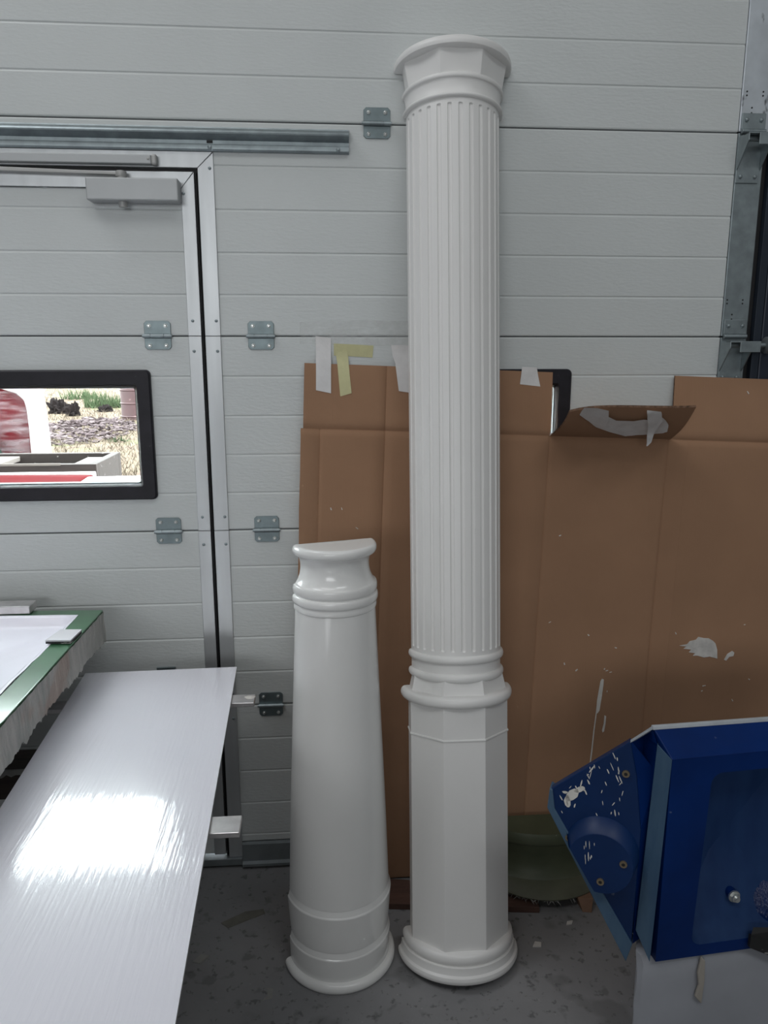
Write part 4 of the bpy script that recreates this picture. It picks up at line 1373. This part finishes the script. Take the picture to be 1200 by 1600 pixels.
# ------------------------------------------------------------------ scraps on the floor
def scrap(label, pts, m, th=0.0025, cat='scrap'):
    o = build('card_scrap', MB().prism([(x, y, 0.0) for x, y in pts], (0, 0, th)), m)
    return tag(o, label, cat, 'scraps on the workshop floor', 'thing')


scrap('long dirty strip of card flat on the floor by the board', [(-0.284, -0.232), (-0.264, -0.251), (-0.215, -0.226), (-0.172, -0.205), (-0.178, -0.190), (-0.225, -0.196)], 'chip_dark')
scrap('small pale square of card on the floor close to the glossy board', [(-0.3375, -0.3595), (-0.3180, -0.3655), (-0.2990, -0.3420), (-0.3200, -0.3360)], 'chip')
scrap('faint grey paper scrap on the floor near the short column base', [(-0.160, -0.487), (-0.1365, -0.482), (-0.1360, -0.455), (-0.150, -0.452), (-0.148, -0.474)], 'chip', 0.0008)
scrap('white chip on the floor beside the tall column base', [(0.505, -0.378), (0.526, -0.380), (0.530, -0.366), (0.515, -0.362)], 'paper_white', 0.003)
scrap('white flake on the floor in front of the wooden wedge', [(0.612, -0.312), (0.628, -0.309), (0.634, -0.298), (0.618, -0.300)], 'paper_white', 0.003)
cr = MB()
for _ in range(150):
    x, y = rnd.uniform(-0.36, 0.75), rnd.uniform(-0.62, -0.14)
    a, s = rnd.uniform(0, PI), rnd.uniform(0.0006, 0.0024)
    cr.prism([(x + s * math.cos(a + k * 1.9) * (1.0 + 0.8 * (k == 0)), y + s * math.sin(a + k * 1.9), 0.0) for k in range(3)], (0, 0, 0.001))
tag(build('crumbs', cr, 'chip'), 'scattered pale crumbs of plaster on the concrete floor', 'debris', kind='stuff')

# ------------------------------------------------------------------ yard outside the window
tag(build('ground', MB().box(-60, 40, 0.30, 80, -0.25, -0.02), 'yard'), kind='structure')
gr = MB()
for _ in range(9000):
    y = 6.0 + 26 * rnd.random() ** 1.5
    x = -0.335 * (y + 2.0) + rnd.uniform(-0.06, 0.30) * (y + 2.0) * 0.62
    h, w_ = rnd.uniform(0.03, 0.09), rnd.uniform(0.004, 0.010)
    a = rnd.uniform(0, PI)
    lx, ly = rnd.uniform(-0.08, 0.08), rnd.uniform(-0.08, 0.05)
    dx, dy = w_ * math.cos(a), w_ * math.sin(a)
    gr.add([(x - dx, y - dy, -0.02), (x + dx, y + dy, -0.02), (x + lx, y + ly, h)], [(0, 1, 2)])
tag(build('dry_grass', gr, 'straw'), 'dry straw-coloured grass covering the yard outside', 'grass', kind='stuff')
gg = MB()
for bx, by, br_, n, hh in ((-5.75, 19.6, 0.65, 300, 0.40), (-7.6, 23.5, 0.7, 150, 0.35), (-3.4, 11.2, 0.2, 30, 0.08)):
    for _ in range(n):
        t, q = rnd.uniform(0, 2 * PI), br_ * math.sqrt(rnd.random())
        x, y = bx + q * math.cos(t), by + q * math.sin(t) * 0.8
        h, w_ = rnd.uniform(0.4, 1) * hh, rnd.uniform(0.012, 0.03)
        a = rnd.uniform(0, PI)
        gg.add([(x - w_ * math.cos(a), y - w_ * math.sin(a), -0.02), (x + w_ * math.cos(a), y + w_ * math.sin(a), -0.02), (x + rnd.uniform(-0.15, 0.15), y + rnd.uniform(-0.1, 0.1), h)], [(0, 1, 2)])
tag(build('green_grass', gg, 'green_grass'), 'clumps of fresh green grass in the yard beyond the window', 'grass', kind='stuff')
rb = MB()
for _ in range(800):
    t, q = rnd.uniform(0, 2 * PI), math.sqrt(rnd.random())
    x, y = -4.55 + 0.95 * q * math.cos(t) - 0.3 * q * math.sin(t), 13.0 + 2.4 * q * math.sin(t)
    z = 0.10 * (1 - q) ** 1.2 + rnd.uniform(-0.02, 0.04)
    s = rnd.uniform(0.02, 0.065)
    p = [Vector((x, y, z)) + Vector((rnd.uniform(-1, 1) * s + s * (k & 1), rnd.uniform(-1, 1) * s * 0.7 + s * ((k >> 1) & 1), rnd.uniform(-0.3, 0.3) * s + 0.5 * s * (k >> 2))) for k in range(8)]
    rb.hexa([p[0], p[1], p[3], p[2], p[4], p[5], p[7], p[6]])
tag(build('rubble', rb, 'rubble'), 'low heap of pinkish broken rubble in the yard', 'rubble', kind='stuff')


def clod(label, x, y, r, h):
    rows = []
    for i in range(13):
        ph = PI / 2 * i / 12
        row = []
        for k in range(30):
            t = 2 * PI * k / 30
            p = Vector((math.cos(t) * math.cos(ph) + x, math.sin(t) * math.cos(ph) + y, math.sin(ph)))
            q = 0.85 + 0.45 * noise.noise(p * 1.8) + 0.30 * noise.noise(p * 5.0) + 0.16 * noise.noise(p * 13.0)
            row.append((x + r * q * math.cos(ph) * math.cos(t), y + r * q * math.cos(ph) * math.sin(t), -0.02 + h * q * math.sin(ph)))
        rows.append(row)
    mb = MB().grid(rows, closed=True)
    mb.f.append(tuple(range(12 * 30, 13 * 30)))
    mb.mi.append(0)
    return tag(build('earth_clod', mb, 'earth'), label, 'earth clod', 'dark clods of earth in the yard', 'thing')


clod('largest dark earth clod, next to the white rim of the wrapped moulding outside', -6.42, 17.5, 0.28, 0.36)
clod('round dark earth clod between the largest clod and the green grass', -5.84, 16.7, 0.19, 0.27)
clod('low dark earth clod at the foot of the green grass outside', -5.45, 18.0, 0.22, 0.17)

ba = thing('oil_drum', 'maroon steel drum standing in the grass outside the window', 'drum', (-4.16, 15.7, -0.02))
build('drum_body', MB().tube((-4.16, 15.7, -0.02), (-4.16, 15.7, 0.94), 0.30, n=36), 'barrel', ba, smooth=R(40))
for z in (0.05, 0.34, 0.63, 0.92):
    rows = []
    for k in range(36):
        t = 2 * PI * k / 36
        rows.append([(-4.16 + (0.30 + d) * math.cos(t), 15.7 + (0.30 + d) * math.sin(t), z + dz) for d, dz in ((-0.002, -0.022), (0.016, -0.008), (0.016, 0.008), (-0.002, 0.022))])
    rows.append(rows[0])
    build('hoop', MB().grid(rows), 'barrel', ba, smooth=R(60))

# big white-rimmed red moulding wrapped in film
wr = thing('wrapped_moulding', 'big red moulding with white rim wrapped in clear plastic film, out in the yard', 'moulding', (-2.6, 3.2, 0.0))
o_pts = [(-3.6, 0.55), (-1.735, 0.55), (-1.738, 0.80), (-1.745, 1.03), (-1.756, 1.24), (-1.775, 1.42), (-1.84, 1.56), (-2.05, 1.66), (-3.6, 1.72)]
i_pts = [(-3.5, 0.62), (-1.846, 0.62), (-1.843, 0.80), (-1.842, 1.00), (-1.846, 1.11), (-1.856, 1.165), (-1.90, 1.205), (-1.98, 1.232), (-3.5, 1.62)]
mb = MB()
n = len(o_pts)
v = [(x, 3.0, z) for x, z in o_pts] + [(x, 3.0, z) for x, z in i_pts] + [(x, 3.09, z) for x, z in o_pts] + [(x, 3.09, z) for x, z in i_pts]
f = []
for i in range(n):
    j = (i + 1) % n
    f += [(i, j, n + j, n + i), (2 * n + i, 3 * n + i, 3 * n + j, 2 * n + j), (i, 2 * n + i, 2 * n + j, j), (n + i, n + j, 3 * n + j, 3 * n + i)]
mb.add(v, f)
build('white_rim', mb, 'outdoor_white', wr, bevel=0.012)
build('red_shell', MB().prism([(x * 1.0 - 0.0, 3.04, z) for x, z in i_pts], (0, 0.10, 0)), 'faded_red', wr)
rows = []
for j in range(15):
    rows.append([(-3.45 + 1.60 * i / 24, 3.02 + 0.025 * noise.noise(Vector((i * 0.7, j * 0.6, 0))), 0.60 + 0.62 * j / 14) for i in range(25)])
build('plastic_film', MB().grid(rows), 'film', wr, smooth=R(20))
build('cradle', MB().box(-3.5, -3.3, 3.0, 3.35, -0.02, 0.56), 'crate_wood', wr)
build('cradle', MB().box(-2.0, -1.85, 3.0, 3.35, -0.02, 0.56), 'crate_wood', wr)
rows = []
for j in range(9):
    rows.append([(-2.30 + 0.37 * i / 8 - 0.10 * (j / 8), 2.95 + 0.03 * math.sin(i * 1.3), 0.70 + 0.52 * j / 8 * (1 - 0.5 * i / 8)) for i in range(9)])
build('green_sheet', MB().grid(rows), 'green_cloth', wr, smooth=R(40))

# timber crate and red shell in front
ck = thing('timber_crate', 'open dark timber crate standing just outside the window', 'crate', (-1.4, 1.9, 0.0))
YC = 1.85
for (x0, x1, y0, y1) in ((-1.90, -1.04, 1.60, 1.64), (-1.90, -1.04, 2.00, 2.04), (-1.90, -1.86, 1.64, 2.00), (-1.08, -1.04, 1.64, 2.00)):
    build('side_board', MB().box(x0, x1, y0, y1, 0.720, 0.955), 'crate_wood', ck, bevel=0.003)
build('top_batten', MB().box(-1.90, -1.20, 1.597, 1.606, 0.950, 0.960), 'crate_top', ck)
build('top_board', MB().box(-1.165, -1.07, 1.645, 1.90, 0.920, 0.948), 'crate_top', ck, bevel=0.003)
build('top_board', MB().box(-1.86, -1.52, 1.66, 1.98, 0.920, 0.945), 'crate_top', ck, bevel=0.003)
build('floor_board', MB().box(-1.88, -1.06, 1.62, 2.02, 0.70, 0.725), 'crate_wood', ck)
for x in (-1.86, -1.08):
    for y in (1.63, 2.01):
        build('leg', MB().box(x - 0.03, x + 0.03, y - 0.03, y + 0.03, -0.02, 0.71), 'crate_wood', ck)

rs = thing('red_shell', 'shiny red and white shell lying below the window outside', 'moulding', (-1.1, 1.1, 0.0))
mb = MB()
sec = [(0.80, 0.70), (0.80, 0.885), (0.86, 0.912), (1.10, 0.945), (1.30, 0.955), (1.42, 0.945), (1.42, 0.70)]
build('red_hull', MB().prism([(-2.2, y, z) for y, z in sec], (1.20, 0, -0.012)), 'outdoor_red', rs, bevel=0.01)
sec2 = [(0.80, 0.70), (0.80, 0.895), (0.86, 0.922), (1.10, 0.945), (1.30, 0.953), (1.42, 0.925), (1.42, 0.70)]
build('white_hull', MB().prism([(-0.998, y, z - 0.010) for y, z in sec2], (0.70, 0, 0.008)), 'outdoor_white', rs, bevel=0.01)
build('white_edge', MB().box(-2.2, -1.0, 1.425, 1.455, 0.88, 0.943), 'outdoor_white', rs, bevel=0.004)
build('stand', MB().box(-2.0, -0.5, 0.95, 1.30, -0.02, 0.70), 'crate_wood', rs)
